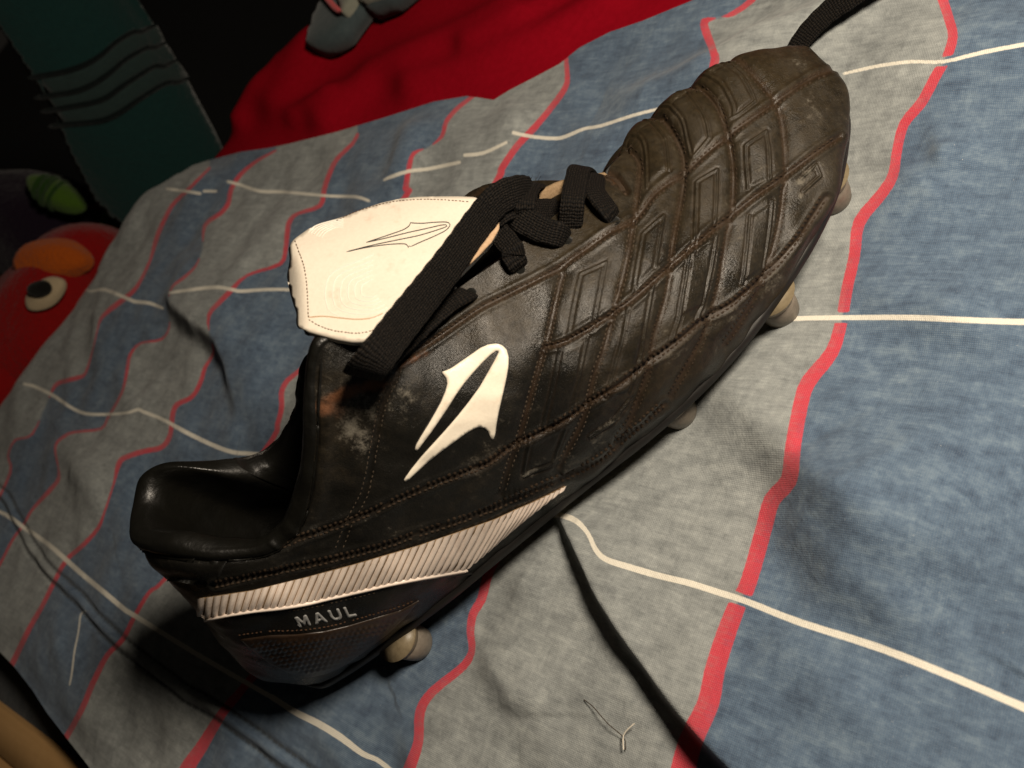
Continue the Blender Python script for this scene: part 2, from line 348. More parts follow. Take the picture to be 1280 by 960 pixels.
W = [ [(1055,92,4),(1100,82,5),(1140,77,5),(1180,77,5),(1230,65,6),(1300,52,6)],
 [(860,126,4),(836,133,4),(792,144,4.5),(752,157,4.5),(730,161,4.5),(711,169,5),(696,173,5),(667,171,5),(642,166,5)],
 [(633,178,4),(605,191,5),(581,194,5)], [(574,203,5),(536,211,5),(511,214,5),(489,221,5),(480,225,3)],
 [(461,251,4),(445,246,4.5),(412,245,4),(355,240,4.5),(325,239,4.5),(300,231,4.5),(285,227,4)], [(270,239,3.5),(255,239,3.5)],
 [(250,242,4),(232,239,4),(209,236,3.5)],
 [(1300,403,9),(1230,401,8.5),(1140,397,8),(1060,397,7),(1000,398,6.5),(960,401,6)],
 [(380,364,4),(360,362,4.5),(330,362,4.5),(302,364,5),(290,362,5),(272,359,5),(247,361,5),(212,366,4)],
 [(203,385,4),(187,379,5),(169,377,5),(161,374,5),(131,362,5),(112,364,3),(101,356,4)],
 [(1300,893,12),(1200,850,11),(1100,810,11),(1000,778,10),(934,752,9),(900,741,9),(862,729,9),(825,720,9),(787,709,9),(757,699,8),(744,686,7),(735,667,6),(720,651,8),(701,644,8),(686,645,6)],
 [(330,568,5),(312,567,5.5),(290,565,6),(265,556,6),(230,539,6),(205,525,5),(180,515,5),(172,512,4.5),(159,516,4),(131,518,4),(107,517,4.5),(90,510,4.5),(75,500,5),(64,493,5),(43,483,4.5),(30,480,3.5)],
 [(-20,632,5),(0,640,5),(13,647,6),(28,658,6),(60,680,6.5),(84,701,7),(103,718,7),(131,741,7),(156,762,7),(169,770,7),(250,820,7),(330,866,7),(341,872,8),(369,890,9),(397,904,10),(425,921,10),(453,942,8),(470,949,7),(485,960,7),(520,990,8)],
 [(107,764,2.2),(101,768,2.2),(98,790,2.0),(93,815,2.2),(90,840,2.4),(87,856,2)] ]
SEAM = [(-20,600),(0,618),(11,639),(24,664),(40,690),(66,720),(94,745),(119,773),(150,800),(162,811),(234,865),(279,893),(318,921),(369,958),(420,1000)]

def gpoly(pts, z=0.0): return np.array([un(p, 2, z)[:2] for p in pts])
# outline of the duvet: (pixel, height of its edge)
left_px = [(130,985),(110,957),(85,925),(60,893),(40,862),(20,836),(0,815)]
B1 = [(un(p, 2, -4), -4) for p in left_px]
B0 = [((60, -420), -4), ((0, -230), -4), ((-70, -70), -4)]
B2 = [((-215, 235), -10), ((-225, 330), -10)]
edge_px = [(-12,540),(0,517),(30,473),(60,430),(95,380),(120,345),(150,297),(165,272),(182,250),(205,230),(240,207),(262,200)]
B3 = [(un(p, 2, -10), -10) for p in edge_px]
red_px = [(300,190),(335,185),(360,180),(420,165),(480,147),(542,127),(583,120),(599,122),(617,125),(636,113),(667,97),(699,80),(725,59),(762,40),(803,26),(837,12),(866,0),(905,-18),(960,-40)]
B4 = [(un(p, 2, -2), -2) for p in red_px]
B5 = [((480, 30), -2), ((700, -60), -2), ((700, -420), -4)]
BND = B0 + B1 + B2 + B3 + B4 + B5
BXY = np.array([[b[0][0], b[0][1]] for b in BND]); BZ = np.array([b[1] for b in BND], float)

def ridge(Q, px, A, wl, wr, z=0):
    """a fold of cloth: steep on the left of its crest, gentle on the right"""
    P = np.array([un(p, 2, a * 0.9)[:2] for p, a in zip(px, A)])
    P = catmull(P, 6); Av = np.interp(np.linspace(0, 1, len(P)), np.linspace(0, 1, len(A)), A)
    d, s, a = pdist(Q, P, Av)
    a = a * np.exp(-(np.maximum(0, 0)))
    # fade out beyond the two ends
    e0 = np.linalg.norm(Q - P[0], axis=1); e1 = np.linalg.norm(Q - P[-1], axis=1)
    left = np.exp(-(d / wl) ** 2); right = np.exp(-(d / wr) ** 1.6)
    return np.where(s < 0, left, right) * a, s
FOLDS = [  # crest pixels, heights mm, left width, right width;  'left' is to the left when going down the list in the picture
 ([(700,636),(712,665),(728,700),(750,745),(785,800),(820,850),(853,895),(890,935),(940,985)], [4,9,11,12,12.5,13,14,14.5,15], 3.0, 46),
 ([(213,368),(222,382),(242,400),(268,418),(284,445),(291,475),(296,505),(298,530)], [0.5,10,15,13,9,6,4,0.5], 7.5, 40),
 ([(880,450),(925,492),(985,552),(1030,590),(1080,625),(1150,670),(1240,720)], [0.5,8,13,13,12,8,1], 11, 34),
 ([(985,600),(1015,650),(1060,700),(1120,750),(1200,800)], [0.3,10,12,10,2], 11, 30),
 ([(1080,-14),(1000,22),(930,42),(870,72),(800,104),(745,130)], [6,10,12,12,9,0.5], 12, 28),
 ([(1300,42),(1200,58),(1130,70),(1060,92)], [7,8,6,1], 16, 30),
 ([(1060,330),(1120,370),(1180,390),(1260,405)], [0.5,4.5,6,4.5], 9, 26),
 ([(600,790),(618,830),(640,870),(650,900)], [0.5,5,5,0.5], 7, 20),
 ([(620,690),(655,725),(690,750)], [0.5,4,0.5], 8, 18),
 ([(75,545),(95,580),(120,610),(140,650)], [1,8,7,1], 12, 26),
 ([(118,345),(120,400),(118,450),(108,500)], [2,5,5,2], 12, 24),
 ([(150,480),(165,500),(185,515)], [1,5,1], 10, 20),
 ([(470,250),(490,215),(500,190),(510,150)], [1,5,5,3], 18, 10),
 ([(660,170),(640,150),(625,125)], [2,4,4], 12, 12),
 ([(1165,150),(1180,190),(1186,225)], [0.3,4,0.3], 4, 14),
 ([(1240,180),(1150,230),(1090,300)], [0.3,4,0.3], 10, 24),
 ([(960,700),(1010,790),(1090,880),(1150,960)], [0.3,4,5,4], 12, 30),
 ([(350,900),(400,920),(440,965)], [0.3,3,2], 6, 16),
 ([(40,720),(70,800),(90,860)], [0.3,4,0.3], 9, 20),
 ([(505,905),(512,935),(520,970)], [1,3,3], 6, 22),
]
def duvet_height(Q):
    x, y = Q[:, 0], Q[:, 1]
    h = np.zeros(len(Q))
    rs = np.random.RandomState(3)
    for wl, a in ((230, 1.6), (120, 1.4), (62, 1.0), (33, 0.50), (19, 0.22)):
        for k in range(5):
            th = rs.uniform(0, 2 * math.pi); ph = rs.uniform(0, 6.28)
            h += a * 0.5 * np.sin((x * math.cos(th) + y * math.sin(th)) * 2 * math.pi / wl + ph + 0.8 * np.sin(x / wl * 1.7 + y / wl))
    # keep the cloth level under the boot so that the studs stand on it
    db, _, _ = pdist(Q, np.array([(20, 0), (120, -8), (265, -5)]))
    k = 1 - np.exp(-(db / 60) ** 4) 
    h *= 0.25 + 0.75 * k
    for px, A, wl, wr in FOLDS:
        r, s = ridge(Q, px, A, wl, wr); h += r
    # far left the bed surface bulges gently
    d, s, zb = pdist(Q, np.r_[BXY, BXY[:1]], np.r_[BZ, BZ[:1]])
    f = np.exp(-(d / 13) ** 2)
    h = h * (1 - f) + zb * f
    # double stitched seam
    P = gpoly(SEAM); d, s, _ = pdist(Q, P)
    h += 1.3 * np.exp(-(d / 1.7) ** 2) - 1.3 * np.exp(-((d - 3.1) / 1.0) ** 2)
    return h
def axis(lo, a, b, hi, f, g): return np.r_[np.arange(lo, a, g), np.arange(a, b, f), np.arange(b, hi, g)]
gx = axis(-300, -165, 345, 705, 0.8, 2.6); gy = axis(-421, -175, 405, 470, 0.8, 2.6)
GX, GY = np.meshgrid(gx, gy, indexing='ij'); Q = np.stack([GX.ravel(), GY.ravel()], -1)
inside = inpoly(Q, BXY)
# pull the outside neighbours of the edge onto the edge so that it is a clean line
ins2 = inside.reshape(GX.shape); nb = np.zeros_like(ins2)
for dx in (-1, 0, 1):
    for dy in (-1, 0, 1):
        nb |= np.roll(np.roll(ins2, dx, 0), dy, 1)
mv = (nb & ~ins2).ravel()
Pb = np.r_[BXY, BXY[:1]]; idx = np.where(mv)[0]; q = Q[idx]; bd = np.full(len(q), 1e18); bq = q.copy()
for i in range(len(Pb) - 1):
    a, b = Pb[i], Pb[i + 1]; ab = b - a; t = np.clip(((q - a) @ ab) / (ab @ ab), 0, 1); c = a + t[:, None] * ab
    dd = ((q - c) ** 2).sum(1); m = dd < bd; bd[m] = dd[m]; bq[m] = c[m]
Q[idx] = bq
keep = (inside | mv)
vid = -np.ones(len(Q), int); vid[keep] = np.arange(keep.sum())
fc = grid_faces(len(gx), len(gy)); fc = fc[keep[fc].all(1)]; fc = vid[fc]
Qk = Q[keep]; H = duvet_height(Qk); PV = np.c_[Qk, H]
px = proj(PV)
red = np.full(len(PV), -30.0); dmin = np.full(len(PV), 1e9); par = np.zeros(len(PV), int)
wh = np.full(len(PV), -30.0)
for w in W:
    a = np.array(w, float); a[:, 2] *= 0.86
    if len(a) > 2: a = catmull(a, 3)
    d, s, v = pdist(px, a[:, :2], a[:, 2] / 2); wh = np.maximum(wh, v - d)
for k, pts in T.items():
    a = np.array(pts, float); a[:, 2] *= 0.80 if k < 5 else 0.94; c = catmull(a, 3); c[:, 2] = np.interp(np.arange(len(c)) / 3, np.arange(len(a)), a[:, 2])
    d, s, v = pdist(px, c[:, :2], c[:, 2] / 2)
    r = np.where(v > 0.6, v - d, -30)
    if k in (7, 1): r = np.minimum(r, -wh - 3.6 if k == 7 else 99)
    red = np.maximum(red, r); dmin = np.minimum(dmin, d)
    o = np.argsort(c[:, 1]); par += (np.interp(px[:, 1], c[o, 1], c[o, 0]) < px[:, 0]).astype(int)
blue = np.where(par % 2 == 1, dmin, -dmin)
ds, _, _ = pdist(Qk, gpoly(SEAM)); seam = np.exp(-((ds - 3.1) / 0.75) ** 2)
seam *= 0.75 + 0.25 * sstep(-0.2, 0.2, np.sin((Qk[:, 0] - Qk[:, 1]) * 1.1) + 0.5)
# scale pixel distances to something near millimetre sharpness on the cloth
obj('duvet', PV, fc, M_duvet, attrs=dict(red=np.clip(red, -30, 30), white=np.clip(wh, -30, 30), blue=np.clip(blue, -40, 40), seam=seam),
    label='crumpled blue and grey checked duvet cover with red and white lines under the boot', cat='duvet')
def duvet_z(x, y):
    i = int(np.abs(gx - x).argmin()); j = int(np.abs(gy - y).argmin())
    v = vid[i * len(gy) + j]; return H[v] if v >= 0 else 0.0
def on_duvet(p):
    z = 0.0
    for _ in range(6):
        w = un(p, 2, z); z = duvet_z(w[0], w[1])
    return un(p, 2, z)
duvet = bpy.data.objects['duvet']
# thickness of the duvet below its visible edge
sk = resample(np.array([[b[0][0], b[0][1], b[1]] for b in B1[-1:] + B2 + B3]), 6)
c0 = np.array([0.0, 150.0]); out_ = sk[:, :2] - c0; out_ /= np.linalg.norm(out_, axis=1)[:, None]
vs = []
for k in range(8):
    a = k / 7 * math.pi * 0.6; r = 22
    vs.append(np.c_[sk[:, :2] - out_ * (3 if k else 0.4) * (k / 7) , sk[:, 2] - 0.3 - 75 * k / 7])
vs = np.stack(vs, 1).reshape(-1, 3)
obj('duvet_side', vs, grid_faces(len(sk), 8), cloth_mat('grey_duvet_side', (0.12, 0.13, 0.12), (0.2, 0.21, 0.19)), duvet)

# ------------------------------------------------------------------ the boot: loft of the upper
def YC(z): return 0.10 * max(z - 20, 0)
def PX(p, y): q = un(p, 1, y); return (q[0], q[1], q[2])
# stations: B feather edge, M1, M2, T top line (near side)
ST = [
 [(8, 0, 13), (3.5, 2, 33), (19, 7, 66), PX((167, 676), 12)],
 [(13, -9, 13), (11, -9, 33), (23, -5, 66), PX((184, 690), 3)],
 [(23, -14, 14), (22, -18, 36), (32, -15, 66), PX((222, 696), -7)],
 [(38, -19, 15), (38, -25.5, 36), (46, -24, 62), PX((275, 698), -14)],
 [(55, -23.5, 16), (57, -30.5, 38), (62, -28, 60), PX((335, 692), -20)],
 [(74, -29, 18), (78, -35, 41), (80, -32, 63), PX((376, 655), -22)],
 [(94, -33, 19), (99, -38, 45), (101, -33, 72), PX((394, 560), -20)],
 [(116, -36, 18), (121, -41, 45), (121, -33, 76), PX((402, 435), -14)],
 [(138, -40, 18), (142, -45, 43), (143, -36, 69), PX((490, 425), -16)],
 [(158, -44, 18), (162, -48, 40), (162, -39, 63), PX((572, 362), -13)],
 [(179, -46.5, 18), (182, -49, 36), (184, -39, 57), PX((648, 308), -10)],
 [(199, -46.5, 18), (202, -47, 33), (206, -33, 51), PX((752, 222), 3)],
 [(218, -44, 18), (220, -44, 30), (225, -22, 45.5), PX((803, 167), 13)],
 [(236, -40, 18), (239, -39, 27), (243, -17, 42), PX((847, 130), 13)],
 [(252, -34, 18), (256, -32, 25), (259, -11, 37), PX((896, 90), 12)],
 [(266, -25, 18), (271, -22, 23), (272.5, -7, 31.5), PX((948, 68), 10)],
 [(277, -14, 18), (281.5, -12, 22), (282, -3, 27), PX((1001, 62), 7)],
 [(281, 4, 18), (286, 4, 20.5), (287, 4, 24.5), (286, 4.5, 27.5)],
]
NS = len(ST)
def mirror(p): return (p[0], 2 * (YC(p[2]) + 0.0) - p[1] if p[0] < 205 else 2 * 4 - p[1], p[2])
FAR_T = {1: PX((170, 640), 26), 2: PX((180, 600), 33), 3: PX((215, 581), 31), 4: PX((285, 574), 28), 5: PX((335, 566), 27), 6: PX((372, 515), 24),
         7: PX((396, 440), 20), 8: (150, 8, 72), 9: (168, 6, 66), 10: (188, 5, 62), 11: (206, 5, 58)}
rows = []
for s in range(NS):
    B, M1, M2, Tt = [np.array(q, float) for q in ST[s]]
    if s >= 12: q_ = min(1.0, (17 - s) / 3); G = Tt + np.array([1, 10 * q_, -9.5 * q_])
    elif s == 11: G = (np.array(mirror(M2)) + Tt + (Tt - M2) * 0.6) / 2
    else: G = Tt + (Tt - M2) * np.array([0.7, 0.1, 0.7])
    G0 = B + np.array([0, 6.0 if s > 0 else 0, -3.0]); 
    if s == 0: G0 = B + np.array([6, 0, -3.])
    rows.append([G0, B, M1, M2, Tt, G])
far = []
for s in range(NS):
    B, M1, M2, Tt = [np.array(mirror(q), float) for q in ST[s]]
    if 11 <= s <= 16: tt = ST[s][3]; q_ = min(1.0, (17 - s) / 3); B = np.array([B[0], tt[1] + 26 * q_, B[2]]); M1 = np.array([M1[0], tt[1] + 25 * q_, M1[2]]); M2 = np.array([tt[0] + 1, tt[1] + 10 * q_, tt[2] - 9.5 * q_])
    if s in FAR_T: Tt = np.array(FAR_T[s], float); 
    if s >= 12: Tt = np.array(ST[s][3], float); G = np.array(ST[s][2], float)
    else: G = Tt + (Tt - M2) * np.array([0.7, 0.1, 0.7])
    if 1 <= s <= 6: M2[1] = M2[1] * 0.4 + Tt[1] * 0.6 + 2
    G0 = B + np.array([0, -6.0, -3.0])
    far.append([G0, B, M1, M2, Tt, G])
loop = np.array(rows + far[NS - 2:0:-1])                       # closed loop of stations
NL = len(loop)
SUB = 58
ctrl = np.stack([catmull(loop[:, r], SUB, True) for r in range(6)], 1)   # (NL*SUB, 6, 3)
nearN = (NS - 1) * SUB                                          # rows 0..nearN are the near side
def vspline(C, tv):
    """C (n,6,3) controls; tv values in 0..3 -> points (n,len(tv),3)"""
    out = np.zeros((len(C), len(tv), 3))
    for k, t in enumerate(tv):
        i = min(int(t), 2); f = t - i
        a, b, c, d = C[:, i], C[:, i + 1], C[:, i + 2], C[:, i + 3]
        out[:, k] = 0.5 * ((2 * b) + (c - a) * f + (2 * a - 5 * b + 4 * c - d) * f * f + (3 * b - a - 3 * c + d) * f ** 3)
    return out
NVN = 361
tn = np.linspace(0, 3, NVN)
near_surf = vspline(ctrl[:nearN + 1], tn)
tf = tn[::4] if (NVN - 1) % 4 == 0 else np.r_[tn[::4], tn[-1]]
far_ctrl = np.concatenate([ctrl[nearN:], ctrl[:1]])            # toe -> heel along the far side
far_surf = vspline(far_ctrl, tf)
def normals(G):
    du = np.gradient(G, axis=0); dv = np.gradient(G, axis=1)
    n = np.cross(du, dv); n /= np.linalg.norm(n, axis=2)[:, :, None] + 1e-12
    return n
nn = normals(near_surf); nf = normals(far_surf)
cen = np.array([150, 2, 40.0])
if ((near_surf - cen) * nn).sum(2).mean() < 0: nn = -nn
if ((far_surf - cen) * nf).sum(2).mean() < 0: nf = -nf
PXN = proj(near_surf.reshape(-1, 3))

# seams and panels traced on the near side
SA = [
 [(500,452),(534,431),(606,383),(668,353),(703,333),(744,304),(794,274),(820,243),(862,212),(912,169),(966,131),(1012,100),(1038,90)],
 [(684,433),(706,427),(750,402),(791,374),(819,349),(841,330),(881,296),(897,283),(944,246),(975,224),(1012,197),(1048,172)],
 [(352,681),(384,669),(407,662),(454,644),(501,622),(547,603),(604,581),(640,558),(687,534),(724,512),(765,484),(796,462),(827,441),(865,409),(881,399),(912,380),(953,346),(975,324),(1005,285),(1030,247)],
 [(268,731),(287,727),(345,714),(392,704),(443,692),(482,681),(541,661),(603,640),(640,624),(687,603),(724,588),(755,568),(785,543),(830,503)],
]
SB = [
 [(498,455),(494,472),(479,503),(469,550),(457,612),(438,650),(422,690)],
 [(703,342),(694,380),(684,427),(682,431),(666,487),(651,541),(635,587),(626,619)],
 [(792,276),(784,324),(769,383),(757,431),(743,469),(731,519),(715,553),(699,583)],
 [(762,170),(781,181),(799,200),(798,231),(794,269)],
 [(812,136),(831,150),(847,175),(855,200),(853,240),(841,305),(834,367),(819,417),(809,470),(790,519),(770,550)],
 [(866,102),(884,116),(900,137),(908,162),(916,200),(917,240),(912,280),(904,320),(898,360),(880,420),(855,465),(838,495)],
 [(903,55),(919,69),(941,94),(962,119),(975,144),(981,175),(982,212),(978,250),(970,300),(955,345),(935,385),(905,430)],
]
EM = [
 [(887,97),(903,109),(916,134),(919,147),(944,128)], [(944,128),(936,110),(925,94),(906,80)], [(868,108),(882,112),(896,127),(906,148),(919,147)],
 [(837,134),(853,153),(859,178),(866,198),(887,175)], [(887,175),(884,158),(878,144),(862,120)],
 [(794,169),(806,187),(808,237)], [(816,156),(830,172),(834,186),(836,216)],
 [(709,424),(716,384),(725,344),(758,328),(742,411)], [(699,437),(688,490),(677,534)], [(734,422),(723,470),(712,519)],
 [(790,367),(796,330),(803,294),(830,271),(819,335)], [(784,383),(777,420),(767,456),(756,494)], [(816,355),(807,400),(802,437),(787,490)],
 [(866,317),(868,275),(870,231),(897,214),(895,250),(892,283)], [(862,311),(856,350),(847,396),(838,425)], [(894,296),(888,340),(878,383),(868,400)],
 [(934,237),(932,210),(931,184),(958,164),(961,190),(962,225)], [(936,271),(932,310),(925,355)], [(964,252),(961,295),(955,336)],
 [(654,594),(690,578),(706,534)], [(662,548),(654,590)], [(736,545),(765,525),(787,500)],
 [(1000,225),(1018,208),(1024,222),(1004,240)],
]
FILL = [
 [(887,97),(903,109),(916,134),(919,147),(944,128),(925,94),(906,80)], [(837,134),(853,153),(859,178),(866,198),(887,175),(878,144),(862,120)],
 [(794,169),(806,187),(808,237),(836,216),(834,186),(816,156)],
 [(709,424),(725,344),(758,328),(742,411)], [(699,437),(677,534),(712,519),(734,422)], [(790,367),(803,294),(830,271),(819,335)],
 [(784,383),(756,494),(787,490),(816,355)], [(866,317),(870,231),(897,214),(892,283)], [(862,311),(847,396),(878,383),(894,296)],
 [(934,237),(931,184),(958,164),(962,225)], [(936,271),(925,355),(955,336),(964,252)],
]
nP = len(PXN)
dA = np.full(nP, 1e3); dB = np.full(nP, 1e3); dE = np.full(nP, 1e3)
def smooth_line(l): return catmull(np.array(l, float), 4)
reg = (PXN[:, 0] > 150)
for l in SA: dA = np.minimum(dA, pdist(PXN, smooth_line(l))[0])
for l in SB: dB = np.minimum(dB, pdist(PXN, smooth_line(l))[0])
for l in EM: dE = np.minimum(dE, pdist(PXN, smooth_line(l) if l[0][1] < 180 else np.array(l, float))[0])
xw = near_surf[:, :, 0].ravel(); zw = near_surf[:, :, 2].ravel()
fore = sstep(95, 150, xw)
disp = -0.55 * np.exp(-(dA / 2.9) ** 2) * (0.6 + 0.4 * fore) + 0.35 * np.exp(-((dA - 7) / 3.0) ** 2)
ridgeboost = 1 + 3.0 * sstep(38, 58, zw) * sstep(212, 226, xw) * (1 - sstep(262, 270, xw))
disp += fore * (-0.62 * np.exp(-(dB / 4.4) ** 2) * ridgeboost + 0.85 * (1 - np.exp(-(dB / 13) ** 2)) * (0.5 + 0.5 * ridgeboost))
disp += (1 - fore) * (-0.5 * np.exp(-(dB / 4) ** 2))
disp += 0.40 * np.exp(-(dE / 1.25) ** 2) - 0.22 * np.exp(-((dE - 3.0) / 1.2) ** 2)
for fl in FILL:
    m = inpoly(PXN, fl); d_ = pdist(PXN, fl + fl[:1])[0]; disp += np.where(m, 0.55 * sstep(0, 6, d_), 0)
# creases of worn leather
rs = np.random.RandomState(11)
for k in range(26):
    th = rs.uniform(0, 6.28); wl = rs.uniform(5, 26); ph = rs.uniform(0, 6.28)
    disp += 0.0045 * wl * np.sin((xw * math.cos(th) + zw * math.sin(th)) * 6.28 / wl + ph + 1.5 * np.sin(xw / 17 + k))
# padded collar lip and the band it leaves below
rim = np.array([p for p in proj(near_surf[:7 * SUB, -1])]); dr = pdist(PXN, rim[::10])[0]
disp += (1 - sstep(100, 125, xw)) * (0.9 * np.exp(-((dr - 14) / 9) ** 2) - 0.7 * np.exp(-((dr - 3) / 2.2) ** 2))
flexline = pdist(PXN, [(745,210),(770,222),(783,240)])[0]
disp -= 2.2 * np.exp(-(flexline / 4) ** 2)
edgefade = sstep(0.0, 0.05, np.tile(tn, nearN + 1)); disp *= edgefade
heelfade = sstep(0, 30, np.repeat(np.arange(nearN + 1), NVN)); disp *= heelfade
toefade = 1 - sstep(nearN - 60, nearN - 4, np.repeat(np.arange(nearN + 1), NVN)) ; disp *= (0.15 + 0.85 * toefade)
disp = disp.reshape(nearN + 1, NVN)
near_d = near_surf + nn * disp[:, :, None]
# far side repeats the near side's relief
dfar = disp[::-1][:, ::4] if (NVN - 1) % 4 == 0 else np.concatenate([disp[::-1][:, ::4], disp[::-1][:, -1:]], 1)
far_d = far_surf + nf * dfar[:, :, None]
cs = slice(0, None)
# weld ridge of the toe: both sides share the top line where the upper is closed
ic = 12 * SUB - SUB // 2
near_top = near_d[ic:, -1]; far_top = far_d[::-1][ic:, -1]; mid = (near_top + far_top) / 2
near_d[ic:, -1] = mid; t2 = far_d[::-1].copy(); t2[ic:, -1] = mid; far_d = t2[::-1]

def blobs(P, L):
    a = np.zeros(len(P))
    for x, y, rx, ry, ang, amp in L:
        c, s = math.cos(math.radians(ang)), math.sin(math.radians(ang)); dx = P[:, 0] - x; dy = P[:, 1] - y
        u = (dx * c + dy * s) / rx; v = (-dx * s + dy * c) / ry; a = np.maximum(a, amp * np.exp(-(u * u + v * v)))
    return a
dust = 0.10 + 0.62 * sstep(120, 195, xw) + blobs(PXN, [(620,400,70,45,-35,0.5),(860,120,90,70,-40,0.35),(960,100,60,50,0,0.35),(420,530,60,70,70,0.3),(500,530,40,60,0,0.18),(700,300,80,30,-30,0.3)])
scuff = blobs(PXN, [(450,560,16,26,15,0.62),(438,532,18,14,-20,0.6),(462,520,14,22,30,0.45),(455,500,40,20,0,0.35),(505,500,22,38,20,0.42),(412,440,10,20,0,0.5),(1005,222,24,9,-40,0.75),(1000,250,14,7,-60,0.6),(745,548,22,9,-50,0.6),
    (765,520,30,10,-40,0.6),(690,600,30,8,-25,0.45),(660,590,20,8,-20,0.4),(720,575,40,14,-30,0.4),(850,440,26,8,-35,0.35),(950,370,40,8,-50,0.35),(905,120,20,10,50,0.35),(830,170,20,8,50,0.3),(600,398,30,14,-30,0.3),(250,700,40,4,0,0.2),(1012,120,10,40,-10,0.3),(870,465,60,8,-42,0.35),(780,545,50,8,-40,0.35)])
rust = blobs(PXN, [(430,492,34,10,-22,0.8),(465,482,22,10,-10,0.9),(408,508,16,12,0,0.7),(520,448,30,8,-25,0.6),(765,225,22,12,40,0.35),(950,100,16,40,-35,0.35),(975,140,14,30,-30,0.3),(420,510,18,20,0,0.4),
    (560,425,26,7,-30,0.35),(720,440,12,12,0,0.3),(700,545,30,16,-30,0.3),(640,560,40,10,-30,0.3)])
groove = np.maximum(np.exp(-(dA / 4.5) ** 2) * (0.35 + 0.65 * fore), 0.8 * fore * np.exp(-(dB / 4.0) ** 2)); groove = np.maximum(groove, 0.35 * np.exp(-((dE - 3.4) / 1.5) ** 2))
groove = np.maximum(groove, np.exp(-(flexline / 5) ** 2))
def fa(a):
    g = a.reshape(nearN + 1, NVN)[::-1]
    return (g[:, ::4] if (NVN - 1) % 4 == 0 else np.concatenate([g[:, ::4], g[:, -1:]], 1)).ravel()

boot = bpy.data.objects.new('rugby_boot', None); link(boot, None, 'worn black leather rugby boot with cream tongue, ribbed side stripe and dangling lace', 'boot')
boot.location = (0, 0, 0)
V = np.concatenate([near_d.reshape(-1, 3), far_d.reshape(-1, 3)])
fN = grid_faces(nearN + 1, NVN)[:, ::-1]; nfv = far_d.shape[1]; fF = grid_faces(len(far_d), nfv)[:, ::-1] + near_d.shape[0] * NVN
upper = obj('upper', V, np.concatenate([fN, fF]), M_leather, boot, attrs={k: np.r_[a, fa(a)] for k, a in dict(dust=dust, scuff=scuff, rust=rust, groove=groove).items()})

# surface queries on the near side
sub = near_d[::3, ::2]; sv = [tuple(p) for p in sub.reshape(-1, 3)]; sf = [tuple(int(i) for i in f) for f in grid_faces(sub.shape[0], sub.shape[1])]
BV = BVHTree.FromPolygons(sv, sf)
def on_boot(p):
    d = ray(p); h = BV.ray_cast(Vector(CAM), Vector(d))
    if h[0] is None:
        q = CAM + d * 290
        for _ in range(4):
            r = BV.find_nearest(Vector(q)); q = CAM + d * ((np.array(r[0]) - CAM) @ d)
        pos, n = np.array(r[0]), np.array(r[1])
    else: pos, n = np.array(h[0]), np.array(h[1])
    if n @ d > 0: n = -n
    return pos, n

def px_solid(name, outline, surf, thick, mat, parent, holes=(), step=5.0, relief=None, sink=0.3, edge_round=True, **kw):
    outline = np.array(outline, float); R = resample(np.r_[outline, outline[:1]], step)[:-1]
    pts = [tuple(p) for p in R]; n0 = len(pts); edges = [(i, (i + 1) % n0) for i in range(n0)]
    H_ = []
    for h in holes:
        hh = resample(np.array(list(h) + [h[0]], float), step)[:-1]; k = len(pts); H_.append(hh)
        pts += [tuple(p) for p in hh]; edges += [(k + i, k + (i + 1) % len(hh)) for i in range(len(hh))]
    nb_ = len(pts)
    lo, hi = outline.min(0), outline.max(0)
    g = np.stack(np.meshgrid(np.arange(lo[0], hi[0], step), np.arange(lo[1], hi[1], step), indexing='ij'), -1).reshape(-1, 2)
    if len(g):
        m = inpoly(g, outline); 
        dd = pdist(g, np.r_[outline, outline[:1]])[0]; m &= dd > step * 0.55
        for hh in H_: m &= ~inpoly(g, hh); m &= pdist(g, np.r_[hh, hh[:1]])[0] > step * 0.55
        pts += [tuple(p) for p in g[m]]
    r = delaunay_2d_cdt([Vector(p) for p in pts], edges, [], 0, 1e-5)
    P2 = np.array([tuple(v) for v in r[0]]); tri = np.array([tuple(f) for f in r[2] if len(f) == 3])
    ce = P2[tri].mean(1); m = inpoly(ce, R)
    for hh in H_: m &= ~inpoly(ce, hh)
    tri = tri[m]
    bd = pdist(P2, np.r_[R, R[:1]])[0]
    for hh in H_: bd = np.minimum(bd, pdist(P2, np.r_[hh, hh[:1]])[0])
    top, bot = [], []
    for p, b in zip(P2, bd):
        q, n = surf(p); t = thick + (relief(p, b) if relief else 0)
        if edge_round and b < 1e-3: t *= 0.7
        top.append(q + n * t); bot.append(q - n * sink)
    cnt = {}
    for f in tri:
        for a, b in ((f[0], f[1]), (f[1], f[2]), (f[2], f[0])): cnt[(a, b)] = cnt.get((a, b), 0) + 1
    N_ = len(P2); faces = [tuple(int(i) for i in f) for f in tri] + [tuple(int(i) + N_ for i in f[::-1]) for f in tri]
    for (a, b) in cnt:
        if (b, a) not in cnt: faces.append((int(b), int(a), int(a) + N_, int(b) + N_))
    return obj(name, np.array(top + bot), faces, mat, parent, **kw)
